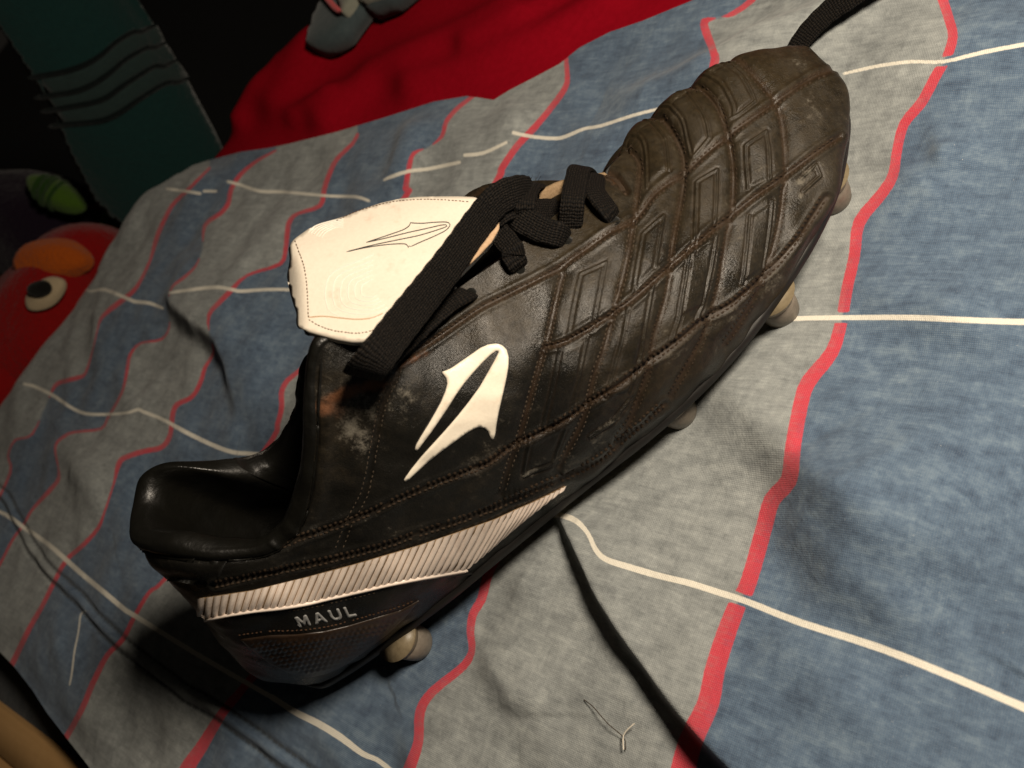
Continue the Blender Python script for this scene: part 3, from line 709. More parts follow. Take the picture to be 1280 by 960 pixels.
def px_strip(name, line, width, surf, h, mat, parent, step=4, **kw):
    L = line if isinstance(line, list) and isinstance(line[0], list) else [line]
    V_, F_ = [], []
    for l in L:
        P = resample(catmull(np.array(l, float), 5) if len(l) > 2 else np.array(l, float), step)
        tg = np.gradient(P, axis=0); tg /= np.linalg.norm(tg, axis=1)[:, None] + 1e-9; nr = np.stack([-tg[:, 1], tg[:, 0]], -1)
        k0 = len(V_)
        for i, (p, n_) in enumerate(zip(P, nr)):
            w = width * min(1, 0.35 + min(i, len(P) - 1 - i) * 0.5)
            for a, hh in ((-0.5, -0.1), (-0.3, h), (0.3, h), (0.5, -0.1)):
                q, n = surf(p + n_ * w * a); V_.append(q + n * hh)
        for i in range(len(P) - 1):
            for j in range(3):
                a = k0 + i * 4 + j; F_.append((a, a + 1, a + 5, a + 4))
    return obj(name, np.array(V_), F_, mat, parent, **kw)
def stitches(name, lines, offs, pitch, ln, wpx, surf, mat, parent, h=0.32, jit=0.5, skip=0.05):
    V_, F_ = [], []
    for l in lines:
        P = catmull(np.array(l, float), 6)
        for o_ in offs:
            tg = np.gradient(P, axis=0); tg /= np.linalg.norm(tg, axis=1)[:, None] + 1e-9; nr = np.stack([-tg[:, 1], tg[:, 0]], -1)
            R = resample(P + nr * o_, 1.0); k = 0.0
            while k + ln < len(R) - 1:
                if random.random() > skip:
                    a, b = R[int(k)], R[int(k + ln)]; t = (b - a) / (np.linalg.norm(b - a) + 1e-9); n2 = np.array([-t[1], t[0]])
                    a = a + n2 * random.uniform(-jit, jit); b = b + n2 * random.uniform(-jit, jit)
                    k0 = len(V_)
                    for f, hw, hh in ((0, 0.5, -0.15), (0.25, 1, h), (0.75, 1, h), (1, 0.5, -0.15)):
                        c = a + (b - a) * f; q, n = surf(c)
                        sdir = surf(c + n2 * wpx * 0.5)[0] - q
                        V_ += [q + n * (-0.1) - sdir * hw, q + n * hh, q + n * (-0.1) + sdir * hw]
                    for i in range(3):
                        for j in range(2):
                            e = k0 + i * 3 + j; F_.append((e, e + 1, e + 4, e + 3))
                k += pitch * random.uniform(0.9, 1.1)
    return obj(name, np.array(V_), F_, mat, parent, kind='stuff')
stitches('seam_stitching', [SA[0]], (-3.2, 3.2), 6.6, 4.8, 2.5, on_boot, M_stitch, boot, h=0.5)
stitches('seam_stitching', [SA[1]], (-3.2, 3.2), 6.6, 4.8, 2.5, on_boot, M_stitch, boot, h=0.5)
stitches('seam_stitching', [SA[2]], (-3.6, 3.6), 7.0, 5.2, 2.8, on_boot, M_stitch, boot, h=0.55, jit=0.8)
stitches('seam_stitching', [SA[3]], (-3.6, 3.6), 7.0, 5.2, 2.8, on_boot, M_stitch, boot, h=0.55, jit=0.8)
stitches('panel_stitching', SB[:1] , (-4.5, 4.5), 6.6, 4.4, 1.6, on_boot, M_stitch2, boot)
stitches('panel_stitching', SB[1:3], (-4.0, 4.0), 6.2, 4.2, 1.6, on_boot, M_stitch2, boot)
stitches('panel_stitching', SB[3:], (-3.6, 3.6), 6.0, 4.0, 1.5, on_boot, M_stitch, boot)

# side emblem
def c(pts, ox, oy, k): return [(ox + x / k, oy + y / k) for x, y in pts]
EMB = c([(508,518),(512,500),(530,468),(560,420),(590,368),(612,328),(630,285),(638,255),(634,232),(622,218),(616,207),(632,203),(655,192),(690,168),(730,140),(770,112),(800,99),(830,95),(855,101),(874,120),(882,150),(881,185),(873,230),(862,280),(850,330),(840,375),(832,420),(828,455),(820,478),(811,474),(805,455),(796,440),(782,430),(765,427),(745,433),(710,453),(660,490),(610,526),(560,566),(510,612),(480,640),(466,646),(464,638),(490,600),(530,550),(580,495),(630,440),(680,382),(725,325),(765,270),(800,210),(825,165),(846,124),(836,121),(810,138),(775,172),(735,216),(700,258),(670,300),(640,348),(605,400),(570,450),(540,490),(522,514),(513,524)], 360, 400, 3.2)
px_solid('side_emblem', EMB, on_boot, 0.42, M_emblem, boot, step=3.2)
px_strip('emblem_groove', [EMB[:30] ], 4.5, lambda p: on_boot(p), 0.04, M_black, boot)
px_strip('collar_piping', [[(172,686),(209,694),(244,697),(287,700),(318,697),(353,683),(372,660),(384,630),(392,590),(398,520),(402,450)]], 3.0, on_boot, 0.6, M_lining, boot)
# ribbed stripe
SB_ = np.array([(246,775),(306,763),(370,755),(423,743),(502,725),(545,717),(584,710),(612,687),(648,655),(678,630),(701,611)], float)
ST_ = np.array([(247,748),(314,738),(384,721),(440,706),(522,682),(572,665),(618,649),(648,635),(672,624),(692,614),(708,606)], float)
px_solid('stripe_base', [tuple(p) for p in SB_] + [tuple(p) for p in ST_[::-1]], on_boot, 0.25, M_rimedge, boot, step=5)
LB = np.r_[0, np.cumsum(np.linalg.norm(np.diff((SB_ + ST_) / 2, axis=0), axis=1))]
NR = 50; us = np.linspace(LB[0], LB[-1], NR + 1)
def at(A, u): return np.array([np.interp(u, LB, A[:, 0]), np.interp(u, LB, A[:, 1])])
for i in range(NR):
    u0, u1 = us[i], us[i + 1]; V_ = []
    jit = random.uniform(-0.12, 0.12)
    for a in np.linspace(0, 1, 5):                      # along the rib
        for b in np.linspace(0, 1, 6):                  # across the rib
            u = u0 + (u1 - u0) * (0.07 + 0.86 * b + jit * 0.4)
            p = at(SB_, u) * (1 - a) + at(ST_, u) * a
            p += (at(ST_, u) - at(SB_, u)) * (0.04 * math.sin(math.pi * b) if a == 1 else 0)
            q, n = on_boot(p)
            V_.append(q + n * (0.25 + 0.95 * math.sin(math.pi * b) ** 0.6 * (0.35 if a in (0, 1) else 1)))
    if i == 4: continue_gap = True
    obj('stripe_rib', np.array(V_), grid_faces(5, 6), M_rib, boot)
px_strip('stripe_lip', [[tuple(p) for p in SB_[:7] + np.array([0, 1.5])]], 3.5, on_boot, 0.9, M_rib, boot)
# lower heel band, patch and lettering
px_strip('band_piping', [[(306,766),(370,758),(423,746),(502,728),(545,721),(590,716)]], 3, on_boot, 0.5, M_black, boot)
def carbon(p, b):
    u = p[0] * 0.98 - p[1] * 0.17; v = p[0] * 0.17 + p[1] * 0.98
    r = int(math.floor(v / 5.2)); k = (u + (r % 2) * 3.6) / 7.2
    w = abs(math.sin(math.pi * k)) * abs(math.sin(math.pi * v / 5.2))
    return (0.55 * w) * sstep(2, 8, b)
PATCH = [(301,799),(337,794),(370,793),(404,789),(435,782),(466,773),(500,763),(524,750),(505,772),(480,795),(455,814),(428,832),(405,842),(385,846),(362,841),(338,829),(316,812)]
px_solid('heel_patch', PATCH, on_boot, 0.5, M_carbon, boot, step=1.7, relief=carbon)
stitches('patch_stitching', [[(298,795),(337,790),(370,789),(404,785),(435,778),(466,769),(500,759),(522,750)]], (-1,), 5.5, 3.8, 1.6, on_boot, M_stitch3, boot)
stitches('patch_stitching', [[(300,768),(340,765),(380,761),(425,751),(470,741)]], (0,), 6, 4, 1.3, on_boot, M_stitch2, boot)
LET = {'M': ([(0,0),(0,1),(.27,1),(.5,.48),(.73,1),(1,1),(1,0),(.77,0),(.77,.6),(.57,.14),(.43,.14),(.23,.6),(.23,0)], []),
       'A': ([(0,0),(.38,1),(.62,1),(1,0),(.76,0),(.68,.22),(.32,.22),(.24,0)], [[(.39,.41),(.61,.41),(.5,.74)]]),
       'U': ([(0,1),(.25,1),(.25,.36),(.36,.2),(.64,.2),(.75,.36),(.75,1),(1,1),(1,.3),(.82,.04),(.6,-.03),(.4,-.03),(.18,.04),(0,.3)], []),
       'L': ([(0,0),(0,1),(.28,1),(.28,.22),(1,.22),(1,0)], [])}
base0 = np.array([374.0, 784.5]); bx = np.array([0.980, -0.199]); by = np.array([-6.0, -13.0])
lett = bpy.data.objects.new('lettering', None); link(lett, boot); lett.location = Vector(on_boot((410, 776))[0]) * S
def child_at(o, par): o.parent = par; o.matrix_parent_inverse = Matrix.Translation(-par.location)
for ch, x0, w in (('M', 0, 15.5), ('A', 20.5, 16.5), ('U', 42, 14.5), ('L', 62, 12)):
    ol, hs = LET[ch]; f = lambda q: tuple(base0 + bx * (x0 + q[0] * w) + by * q[1])
    o = px_solid('letter', [f(q) for q in ol], on_boot, 0.22, M_letter, None, holes=[[f(q) for q in h] for h in hs], step=2.0, edge_round=False)
    child_at(o, lett)

# outsole, plate and studs
Bc = ctrl[:, 1]; cx = np.clip(Bc[:, 0], 22, 262)
inw = np.stack([cx - Bc[:, 0], 2.0 - Bc[:, 1], np.zeros(len(Bc))], -1); inw /= np.linalg.norm(inw, axis=1)[:, None] + 1e-9
ringr = [(1.2, 1.5), (-0.9, 1.3), (-1.5, 0.3), (-1.5, -1.6), (-0.6, -3.0), (4, -3.6)]
Rw = np.stack([Bc + inw * a + np.array([0, 0, b]) for a, b in ringr], 1)[::4]
obj('outsole_edge', Rw.reshape(-1, 3), grid_faces(len(Rw), len(ringr), True), M_black, boot)
rows_ = [Bc + inw * a + np.array([0, 0, b]) for a, b in ((1.0, -2.6), (1.6, -4.6), (4.5, -6.4))]
ctr = np.stack([cx, 0 * cx + 2, Bc[:, 2] - 6.4], -1)
rows_ += [rows_[2] * (1 - k) + ctr * k for k in (0.4, 0.8, 1.0)]
Pw = np.stack(rows_, 1)[::4]
obj('sole_plate', Pw.reshape(-1, 3), grid_faces(len(Pw), 6, True), M_plate, boot)
def lathe(prof, n=32):
    a = np.linspace(0, 2 * math.pi, n, endpoint=False)
    return np.array([[(r * math.cos(t), r * math.sin(t), z) for r, z in prof] for t in a]).reshape(-1, 3), grid_faces(n, len(prof), True)
sv1, sf1 = lathe([(0.01, 10.8), (5.6, 10.7), (6.6, 9.8), (6.2, 4.0), (5.8, 1.5), (5.1, 0.35), (4.0, 0.0), (0.01, 0.0)])
sv2, sf2 = lathe([(0.01, 14.5), (8.4, 14.0), (7.8, 12.6), (7.3, 11.6), (6.9, 10.8), (6.7, 10.2), (5.0, 10.0)])
STUDS = [un((1043, 252), 2, 0), un((981, 396), 2, 0), un((856, 521), 2, 0), un((528, 806), 2, 0), (248, 30, 0), (212, 45, 0), (166, 42, 0), (48, 28, 0)]
sm = None
for k, q in enumerate(STUDS):
    if sm is None:
        st = obj('stud', sv1, sf1, M_stud, boot); sb = obj('stud_base', sv2, sf2, M_plate, st); sm = (st, sb)
    else:
        st = sm[0].copy(); COL.objects.link(st); st.parent = boot; sb = sm[1].copy(); COL.objects.link(sb); sb.parent = st
    st.location = (q[0] * S, q[1] * S, (duvet_z(q[0], q[1]) - 0.6) * S)
    st.rotation_euler = (0, 0, k * 0.7)
    hgt = 1.0; 
# collar lining
r0, r1 = -8 * SUB, 8 * SUB
idx_ = np.arange(-9 * SUB, 9 * SUB + 1, 2)
dispT = near_d[:, -1]; 
Tn = np.array([ (near_d[i, -1] if i >= 0 else far_d[len(far_d) - 1 + i, -1]) for i in idx_])
cy = np.array([YC(t[2]) + 1 for t in Tn]); cxx = np.clip(Tn[:, 0], 62, 150)
inn = np.stack([cxx - Tn[:, 0], cy - Tn[:, 1], 0 * cy], -1); inn /= np.linalg.norm(inn, axis=1)[:, None] + 1e-9
wgt = 1 - sstep(5.5 * SUB, 8.5 * SUB, np.abs(idx_))[:, None]
prof = [(0, 0), (0.6, 1.6), (2.6, 2.9), (5.2, 2.4), (7.2, 0.2), (8.2, -5), (7.6, -16), (6, -30), (5, -45)]
Lr = []
for a, b in prof:
    k = 0.35 + 0.65 * wgt
    Lr.append(Tn + inn * a * k + np.array([0, 0, 1.0]) * b * (k if b > 0 else 1))
Bi = np.array([ctrl[i, 1] for i in idx_]); ii = np.stack([np.clip(Bi[:, 0], 30, 200) - Bi[:, 0], 2 - Bi[:, 1], 0 * cy], -1); ii /= np.linalg.norm(ii, axis=1)[:, None] + 1e-9
Lr.append(Bi + ii * 5 + np.array([0, 0, 12])); Lr.append(Bi + ii * 9 + np.array([0, 0, 8]))
Lr.append(np.stack([np.clip(Bi[:, 0], 30, 200), 0 * cy + 3, Bi[:, 2] + 8], -1))
Lr = np.stack(Lr, 1)
Lr[:, 8] = np.minimum(Lr[:, 8], Lr[:, 7] + 100); 
for j in (6, 7, 8):                                       # keep the inner wall from dropping through the insole
    fl = Bi[:, 2] + 14; Lr[:, j, 2] = np.maximum(Lr[:, j, 2], fl + (8 - j) * 2)
Ls = np.stack([catmull(r, 4) for r in Lr])
# soft wrinkles of the padding
wr = 0.5 * np.sin(Ls[:, :, 0] / 5.5 + Ls[:, :, 2] / 9) * np.sin(Ls[:, :, 1] / 6 + 1)
Ls[:, 8:, 2] += wr[:, 8:]
obj('collar_lining', Ls.reshape(-1, 3), grid_faces(Ls.shape[0], Ls.shape[1]), M_lining, boot)
# piping round the collar
def rim_pt(i, k): return Tn[i] + k
tube = []
# ------------------------------------------------------------------ tongue
def cpx(pts, ox=350, oy=230, k=4.2667): return [(ox + x / k, oy + y / k) for x, y in pts]
pa, pb, pc = un((375, 412), 1, -9), un((612, 285), 1, -5), un((375, 300), 1, 17)
pn = np.cross(pb - pa, pc - pa); pn /= np.linalg.norm(pn)
if pn[2] < 0: pn = -pn
STL = np.array(cpx([(78,300),(100,360),(125,430),(138,500),(145,570),(148,640),(152,720)]))
def tongue_surf(p):
    d = ray(p); t = ((pa - CAM) @ pn) / (d @ pn); q = CAM + d * t
    # the flap arches across its width and bends down at its free edge
    xe = np.interp(p[1], STL[:, 1], STL[:, 0]); lf = max(0.0, xe - p[0])
    u = (p[1] - (395 - 0.42 * (p[0] - 380))) / 90.0      # 0 near the lower edge
    bend = -0.012 * lf ** 2 + 3.5 * math.sin(max(0.0, min(1.0, 0.5 + 0.45 * (p[0] - 480) / 150))) 
    bend += -4.0 * sstep(250, 305, 560 - p[1] - 0.3 * (p[0] - 400))
    bend += 0.9 * math.exp(-((p[1] - (318 - 0.1 * (p[0] - 480))) / 22) ** 2)
    nl = pn.copy()
    if lf > 0: nl = pn - 0.09 * lf * np.array([0.9, 0, 0]); nl /= np.linalg.norm(nl)
    return q + d * (-bend), nl
TOP = cpx([(45,345),(60,312),(80,290),(150,240),(250,200),(350,170),(450,130),(540,100),(640,78),(740,68),(860,66),(960,66),(1040,70),(1110,110),(1150,160),(1168,200),(1160,250),(1120,310),(1060,370),(990,440),(900,530),(800,620),(700,700),(600,770),(520,815),(440,830),(380,832),(300,818),(210,795),(150,778),(95,772),(85,740),(88,690),(70,640),(50,570),(36,490),(45,440),(52,400)])
tongue = px_solid('tongue', TOP, tongue_surf, 0.0, M_tongue, boot, step=4.0, sink=2.6, edge_round=False)
TOP = [tuple(p) for p in resample(catmull(np.array(TOP), 4, True), 3.0)]
UND = [(p[0] + 1.0, p[1] + 1.0) for p in TOP]
und = px_solid('tongue_underside', [tuple(np.array(p) * 0.95 + np.array([490, 335]) * 0.05) for p in TOP], lambda p: (tongue_surf(p)[0] - pn * 2.9, pn), 0.0, M_black, tongue, step=4, sink=1.6)
stitches('tongue_stitching', [cpx([(78,300),(100,360),(125,430),(138,500),(145,570),(148,640),(152,722)]), cpx([(152,722),(200,752),(270,778),(340,790),(410,796),(480,785),(520,770)])], (0,), 4.4, 3.9, 2.0, tongue_surf, M_stitch3, tongue, h=0.22, jit=0.15, skip=0)
stitches('tongue_stitching', [cpx([(300,195),(400,150),(500,118),(600,95),(700,84),(800,82),(900,86),(1020,96)])], (0,), 4.4, 3.9, 1.6, tongue_surf, M_stitch3, tongue, h=0.2, jit=0.15, skip=0)
px_strip('tongue_emblem', [cpx([(355,362),(440,343),(540,327),(620,320),(665,320),(680,328),(684,340),(690,330),(698,334)]), cpx([(698,334),(750,310),(820,280),(880,250),(905,225),(903,210),(880,203),(820,205),(760,210),(704,208),(695,206),(690,222),(660,243),(600,265),(520,292),(460,312)]),
    cpx([(460,312),(560,290),(680,260),(780,238),(860,220),(888,219),(886,228),(840,245),(740,275),(620,300),(500,325),(400,350),(355,362)])], 1.4, tongue_surf, 0.12, M_line, tongue, step=2.5)
rings = []
for k, (sx, sy) in enumerate([(1, 1), (.84, .84), (.68, .70), (.52, .55), (.38, .42), (.25, .28)]):
    cx_, cy_ = 440 + 8 * k, 560
    base = [(-185, 110), (-200, 40), (-190, -40), (-160, -85), (-100, -120), (-20, -150), (60, -185)]
    rings.append(cpx([(cx_ + x * sx, cy_ + y * sy) for x, y in base]))
    base2 = [(-185, 110), (-140, 140), (-60, 158), (20, 160), (90, 145), (150, 115)]
    rings.append(cpx([(cx_ + x * sx, cy_ + y * sy) for x, y in base2]))
for k in range(6):
    rings.append(cpx([(150 + 14 * k, 258 + 6 * k), (185 + 12 * k, 225 + 6 * k), (260 + 8 * k, 200 + 6 * k), (340, 185 + 9 * k)]))
px_strip('tongue_relief', rings, 1.3, tongue_surf, 0.13, M_fade, tongue, step=3.5)
RED = cpx([(152,712),(230,706),(330,716),(410,722),(490,715),(550,690)])
px_strip('tongue_piping', [RED], 1.6, tongue_surf, 0.16, M_edge, tongue, step=3)
px_solid('tongue_cut_edge', cpx([(1168,195),(1170,240),(1130,310),(1060,385),(985,455),(940,480),(990,425),(1050,360),(1100,290),(1140,220)]), lambda p: (tongue_surf(p)[0] - ray(p) * 0.8, pn), 0.5, M_edge, tongue, step=3)
# inner tongue under the laces, between the two eyestays
i0, i1 = 6 * SUB + 20, 12 * SUB
br = []
for i in range(i0, i1, 3):
    a, b = near_d[i, -1], far_d[len(far_d) - 1 - i, -1]
    br.append([a * (1 - t) + b * t + np.array([0, 0, -4.0 + 4 * math.sin(math.pi * t) - (2.0 if t in (0, 1) else 0)]) for t in np.linspace(0, 1, 9)])
br = np.array(br); obj('inner_tongue', br.reshape(-1, 3), grid_faces(br.shape[0], 9), M_black, boot)
# its cut edge, seen along the far side
def on_far(p, y=6): q = un(p, 1, y); return q, UP
edge_l = [(660,252),(676,241),(700,229),(725,223),(745,220),(758,217)]
ev = []
for p in resample(catmull(np.array(edge_l, float), 5), 4):
    q, _ = on_far(p, 4.0)
    for a, b in ((0, -4), (0.2, -0.2), (1.3, 0.1), (1.8, -3)): ev.append(q + np.array([0, a, b]))
obj('inner_tongue_edge', np.array(ev), grid_faces(len(ev) // 4, 4), M_rimedge, boot)

# ------------------------------------------------------------------ laces
def ribbon(name, pts, mat, parent, thick=1.5, twist0=0.0, w0=None, **kw):
    """pts: (position, width mm)"""
    P = np.array([p for p, w in pts]); Wd = np.array([w for p, w in pts])
    Q_ = catmull(np.c_[P, Wd], 10); Q_ = resample(Q_, 0.8); P, Wd = Q_[:, :3], Q_[:, 3]
    T_ = np.gradient(P, axis=0); T_ /= np.linalg.norm(T_, axis=1)[:, None]
    v = P[0] - CAM; v /= np.linalg.norm(v)
    w = np.cross(T_[0], v) if w0 is None else np.array(w0, float)
    rows__, uv = [], []; L_ = np.r_[0, np.cumsum(np.linalg.norm(np.diff(P, axis=0), axis=1))]
    for i in range(len(P)):
        w = w - T_[i] * (w @ T_[i]); w /= np.linalg.norm(w); n = np.cross(w, T_[i])
        tw = twist0 * i / len(P); ww = w * math.cos(tw) + n * math.sin(tw); n2 = np.cross(ww, T_[i])
        e = min(1.0, 0.55 + 0.25 * min(i, len(P) - 1 - i)); W_ = Wd[i] * (1 + 0.02 * math.sin(L_[i] * 1.3))
        for k in range(16):
            a = 2 * math.pi * k / 16; ca, sa = math.cos(a), math.sin(a)
            x = math.copysign(abs(ca) ** 0.55, ca) * W_ / 2; y = math.copysign(abs(sa) ** 0.8, sa) * thick / 2 * (1 - 0.25 * (1 - abs(ca)) )
            rows__.append(P[i] + (ww * x + n2 * y) * e); uv.append((x, L_[i]))
    f = []
    for i in range(len(P) - 1):
        for k in range(16):
            a = i * 16 + k; b = i * 16 + (k + 1) % 16; f.append((a, b, b + 16, a + 16))
    f.append(tuple(range(16))); f.append(tuple(range((len(P) - 1) * 16, len(P) * 16))[::-1])
    return obj(name, np.array(rows__), f, mat, parent, uv=np.array(uv), **kw)
def tp(p, lift): q, n = tongue_surf(p); return q - ray(p) * lift
def bp(p, lift): q, n = on_boot(p); return q - ray(p) * lift
for ex_, ey_ in ((589, 365), (650, 337), (709, 300), (769, 276)):
    px_solid('eyelet', [(ex_ + 6.6 * math.cos(k * math.pi / 8), ey_ + 5.6 * math.sin(k * math.pi / 8)) for k in range(16)], on_boot, 0.04, M_felt_b, boot, step=2.5)
lace = ribbon('lace', [(un((664, 236), 1, 2), 7), (un((648, 238), 1, -1) - ray((648, 238)) * 4, 8.5), (tp((622, 250), 9), 9.5), (tp((597, 280), 7), 10), (tp((565, 325), 6), 10.3),
    (tp((530, 370), 6), 10.5), (tp((498, 410), 8), 10.5), (bp((474, 442), 20), 10.5), (bp((458, 462), 17), 10.2), (bp((456, 468), 9), 9.8), (bp((488, 440), 4), 8.5), (bp((525, 408), 3), 7.5), (bp((560, 380), 2.2), 6.5), (bp((582, 368), 1.0), 6), (bp((590, 363), -4.5), 5.4)], M_lace, boot, thick=1.7)
def strand(pts, th=2.2, **kw): return ribbon('lace', pts, M_lace, boot, thick=th, **kw)
strand([(un((745, 218), 1, 6), 6.5), (bp((742, 236), 4), 7), (bp((752, 252), 4), 7), (bp((763, 266), 2.5), 6.5), (bp((769, 275), -4), 5)])
strand([(bp((714, 287), -1), 5.5), (bp((714, 276), 2.5), 7), (un((716, 250), 1, -7) - ray((716, 250)) * 3, 7), (un((720, 228), 1, -1), 7), (un((724, 212), 1, 5), 7), (un((731, 212), 1, 12), 6.5), (un((740, 222), 1, 18), 6)])
strand([(un((636, 262), 1, -3), 7), (un((655, 275), 1, -7) - ray((655, 275)) * 2, 8), (bp((680, 288), 5), 7.5), (bp((700, 294), 3.5), 7), (bp((709, 301), -4), 5.5)], 2.8)
strand([(un((618, 284), 1, -5), 6.5), (bp((630, 300), 5), 6.5), (bp((640, 318), 3.5), 6.5), (bp((647, 330), 2.2), 6.2), (bp((650, 338), -4), 5)], 2.4)
strand([(un((655, 275), 1, -6), 6.5), (un((654, 256), 1, -4) - ray((654, 256)) * 4, 7), (un((658, 240), 1, 0), 7), (un((665, 231), 1, 5), 7), (un((676, 236), 1, 14), 6)])
strand([(un((612, 275), 1, -6), 7), (un((632, 262), 1, -3) - ray((632, 262)) * 3, 7), (un((652, 258), 1, -2) , 8), (un((672, 262), 1, -1), 7), (un((700, 262), 1, 2), 7)], 3.0)
strand([(un((630, 250), 1, 0), 7), (un((643, 238), 1, 3), 8), (un((660, 234), 1, 6), 7), (un((672, 246), 1, 8), 6)], 3.5)
# fluff of the frayed knot
V_, F_ = [], []
for k in range(150):
    p0 = un((random.uniform(632, 668), random.uniform(233, 243)), 1, random.uniform(0, 6)); d = np.random.normal(size=3) * 0.7 + UP * 1.1; L1 = random.uniform(1.5, 4.0)
    d /= np.linalg.norm(d); s_ = np.cross(d, FWD); s_ /= np.linalg.norm(s_); b_ = np.random.normal(size=3) * 0.6; k0 = len(V_)
    for t in (0, 0.5, 1): 
        q = p0 + d * L1 * t + b_ * t * t; V_ += [q - s_ * 0.05, q + s_ * 0.05, q + np.cross(s_, d) * 0.08]
    for i in (0, 3):
        for j in range(3): F_.append((k0 + i + j, k0 + i + (j + 1) % 3, k0 + i + 3 + (j + 1) % 3, k0 + i + 3 + j))
obj('lace_fluff', np.array(V_), F_, M_black, boot, kind='stuff')
# tear at the end of the throat
px_solid('leather_tear', c([(1045,95),(1080,108),(1120,120),(1150,150),(1180,190),(1182,215),(1150,205),(1120,175),(1080,150),(1040,130)], 560, 200, 5.333), on_boot, 0.12, M_stitch, boot, step=3)

# loose lace end beyond the toe
def gz(p, l): q = on_duvet(p); return q + np.array([0, 0, l])
ribbon('shoelace', [(gz((990, 82), 3), 6.5), (gz((1014, 58), 6), 7), (gz((1043, 36), 8), 7.5), (gz((1070, 20), 9), 8), (gz((1100, 0), 9), 8.5), (gz((1135, -22), 6), 9), (gz((1175, -45), 4), 10)], M_lace, None, thick=2.4,
    label='loose black lace end lying on the duvet beyond the toe', cat='shoelace')
# loose threads on the cloth
def tube(name, pts, r, mat, parent=None, **kw):
    P = resample(catmull(np.array(pts, float), 6), 1.2); T_ = np.gradient(P, axis=0); T_ /= np.linalg.norm(T_, axis=1)[:, None]; V_ = []
    for p, t in zip(P, T_):
        a = np.cross(t, [0.1, 0.2, 1.0]); a /= np.linalg.norm(a); b = np.cross(t, a)
        for k in range(6): V_.append(p + (a * math.cos(k * math.pi / 3) + b * math.sin(k * math.pi / 3)) * r)
    f = [(i * 6 + k, i * 6 + (k + 1) % 6, i * 6 + 6 + (k + 1) % 6, i * 6 + 6 + k) for i in range(len(P) - 1) for k in range(6)]
    return obj(name, np.array(V_), f, mat, parent, **kw)
tube('thread', [gz(p, l) for p, l in (((731, 875), 0.5), ((745, 884), 2), ((757, 896), 3), ((768, 908), 3), ((781, 920), 2), ((785, 928), 1.5), ((784, 938), 1.0))], 0.14, M_stitch2, None,
     label='short dark loose thread on the duvet near the bottom red line', cat='thread')
tube('thread', [gz(p, l) for p, l in (((799, 906), 3.0), ((790, 914), 3.0), ((784, 922), 2.5), ((784, 938), 2.2))], 0.22, M_thread, None,
     label='tiny pale thread end curled on the duvet beside the dark thread', cat='thread')

# ------------------------------------------------------------------ surroundings
floor = obj('floor', [(-4000, -4000, -560), (4000, -4000, -560), (4000, 4000, -560), (-4000, 4000, -560)], [(0, 1, 2, 3)], M_floor, kind='structure')
# red sheet under the duvet
Rp = [(225,212),(240,202),(262,170),(290,128),(310,105),(335,82),(350,60),(368,40),(388,28),(410,5),(440,-30)]
RZ = -9
poly = [un(p, 2, RZ)[:2] for p in Rp] + [np.array([900., 900.]), np.array([1200., 100.]), np.array([480., 0.]), un((866, 12), 2, RZ)[:2], un((762, 62), 2, RZ)[:2], un((620, 145), 2, RZ)[:2], un((480, 170), 2, RZ)[:2], un((330, 210), 2, RZ)[:2]]
poly = np.array(poly)
step = 4.0
g1 = np.arange(60, 700, step); g2 = np.arange(40, 760, step)
A1, A2 = np.meshgrid(g1, g2, indexing='ij'); q2 = np.stack([A1.ravel(), A2.ravel()], -1); ins = inpoly(q2, poly)
i2 = ins.reshape(A1.shape); nb2 = np.zeros_like(i2)
for dx in (-1, 0, 1):
    for dy in (-1, 0, 1): nb2 |= np.roll(np.roll(i2, dx, 0), dy, 1)
mv2 = (nb2 & ~i2).ravel(); ix = np.where(mv2)[0]; q = q2[ix]; bd = np.full(len(q), 1e18); bq = q.copy(); Pp = np.r_[poly, poly[:1]]
for i in range(len(Pp) - 1):
    a, b = Pp[i], Pp[i + 1]; ab = b - a; t = np.clip(((q - a) @ ab) / (ab @ ab), 0, 1); cc = a + t[:, None] * ab; dd = ((q - cc) ** 2).sum(1); m = dd < bd; bd[m] = dd[m]; bq[m] = cc[m]
q2[ix] = bq; kp = ins | mv2; vi = -np.ones(len(q2), int); vi[kp] = np.arange(kp.sum()); f2 = grid_faces(len(g1), len(g2)); f2 = vi[f2[kp[f2].all(1)]]; q2 = q2[kp]
ppx = proj(np.c_[q2, np.full(len(q2), RZ)])
h2 = np.full(len(q2), float(RZ))
for l, a, w in (([(350,130),(385,60),(400,-20)], 12, 26), ([(410,150),(470,90),(560,50),(640,10)], 8, 20), ([(520,110),(600,85),(690,45),(760,0)], 7, 22), ([(300,150),(330,110),(345,75)], 10, 14), ([(590,60),(650,30),(700,-10)], 6, 14), ([(375,150),(420,120)], 6, 12)):
    d, s, _ = pdist(ppx, l); h2 += a * np.exp(-(d / w) ** 2)
h2 += 2.0 * np.sin(q2[:, 0] / 27 + q2[:, 1] / 33) + 0.5 * np.sin(q2[:, 0] / 14 - q2[:, 1] / 19)
d, s, _ = pdist(q2, np.array([un(p, 2, RZ)[:2] for p in Rp])); h2 -= 18 * np.exp(-(d / 16) ** 2) - 0
obj('red_sheet', np.c_[q2, h2], f2, M_red, label='plain red sheet rumpled beyond the top edge of the duvet', cat='bed sheet')

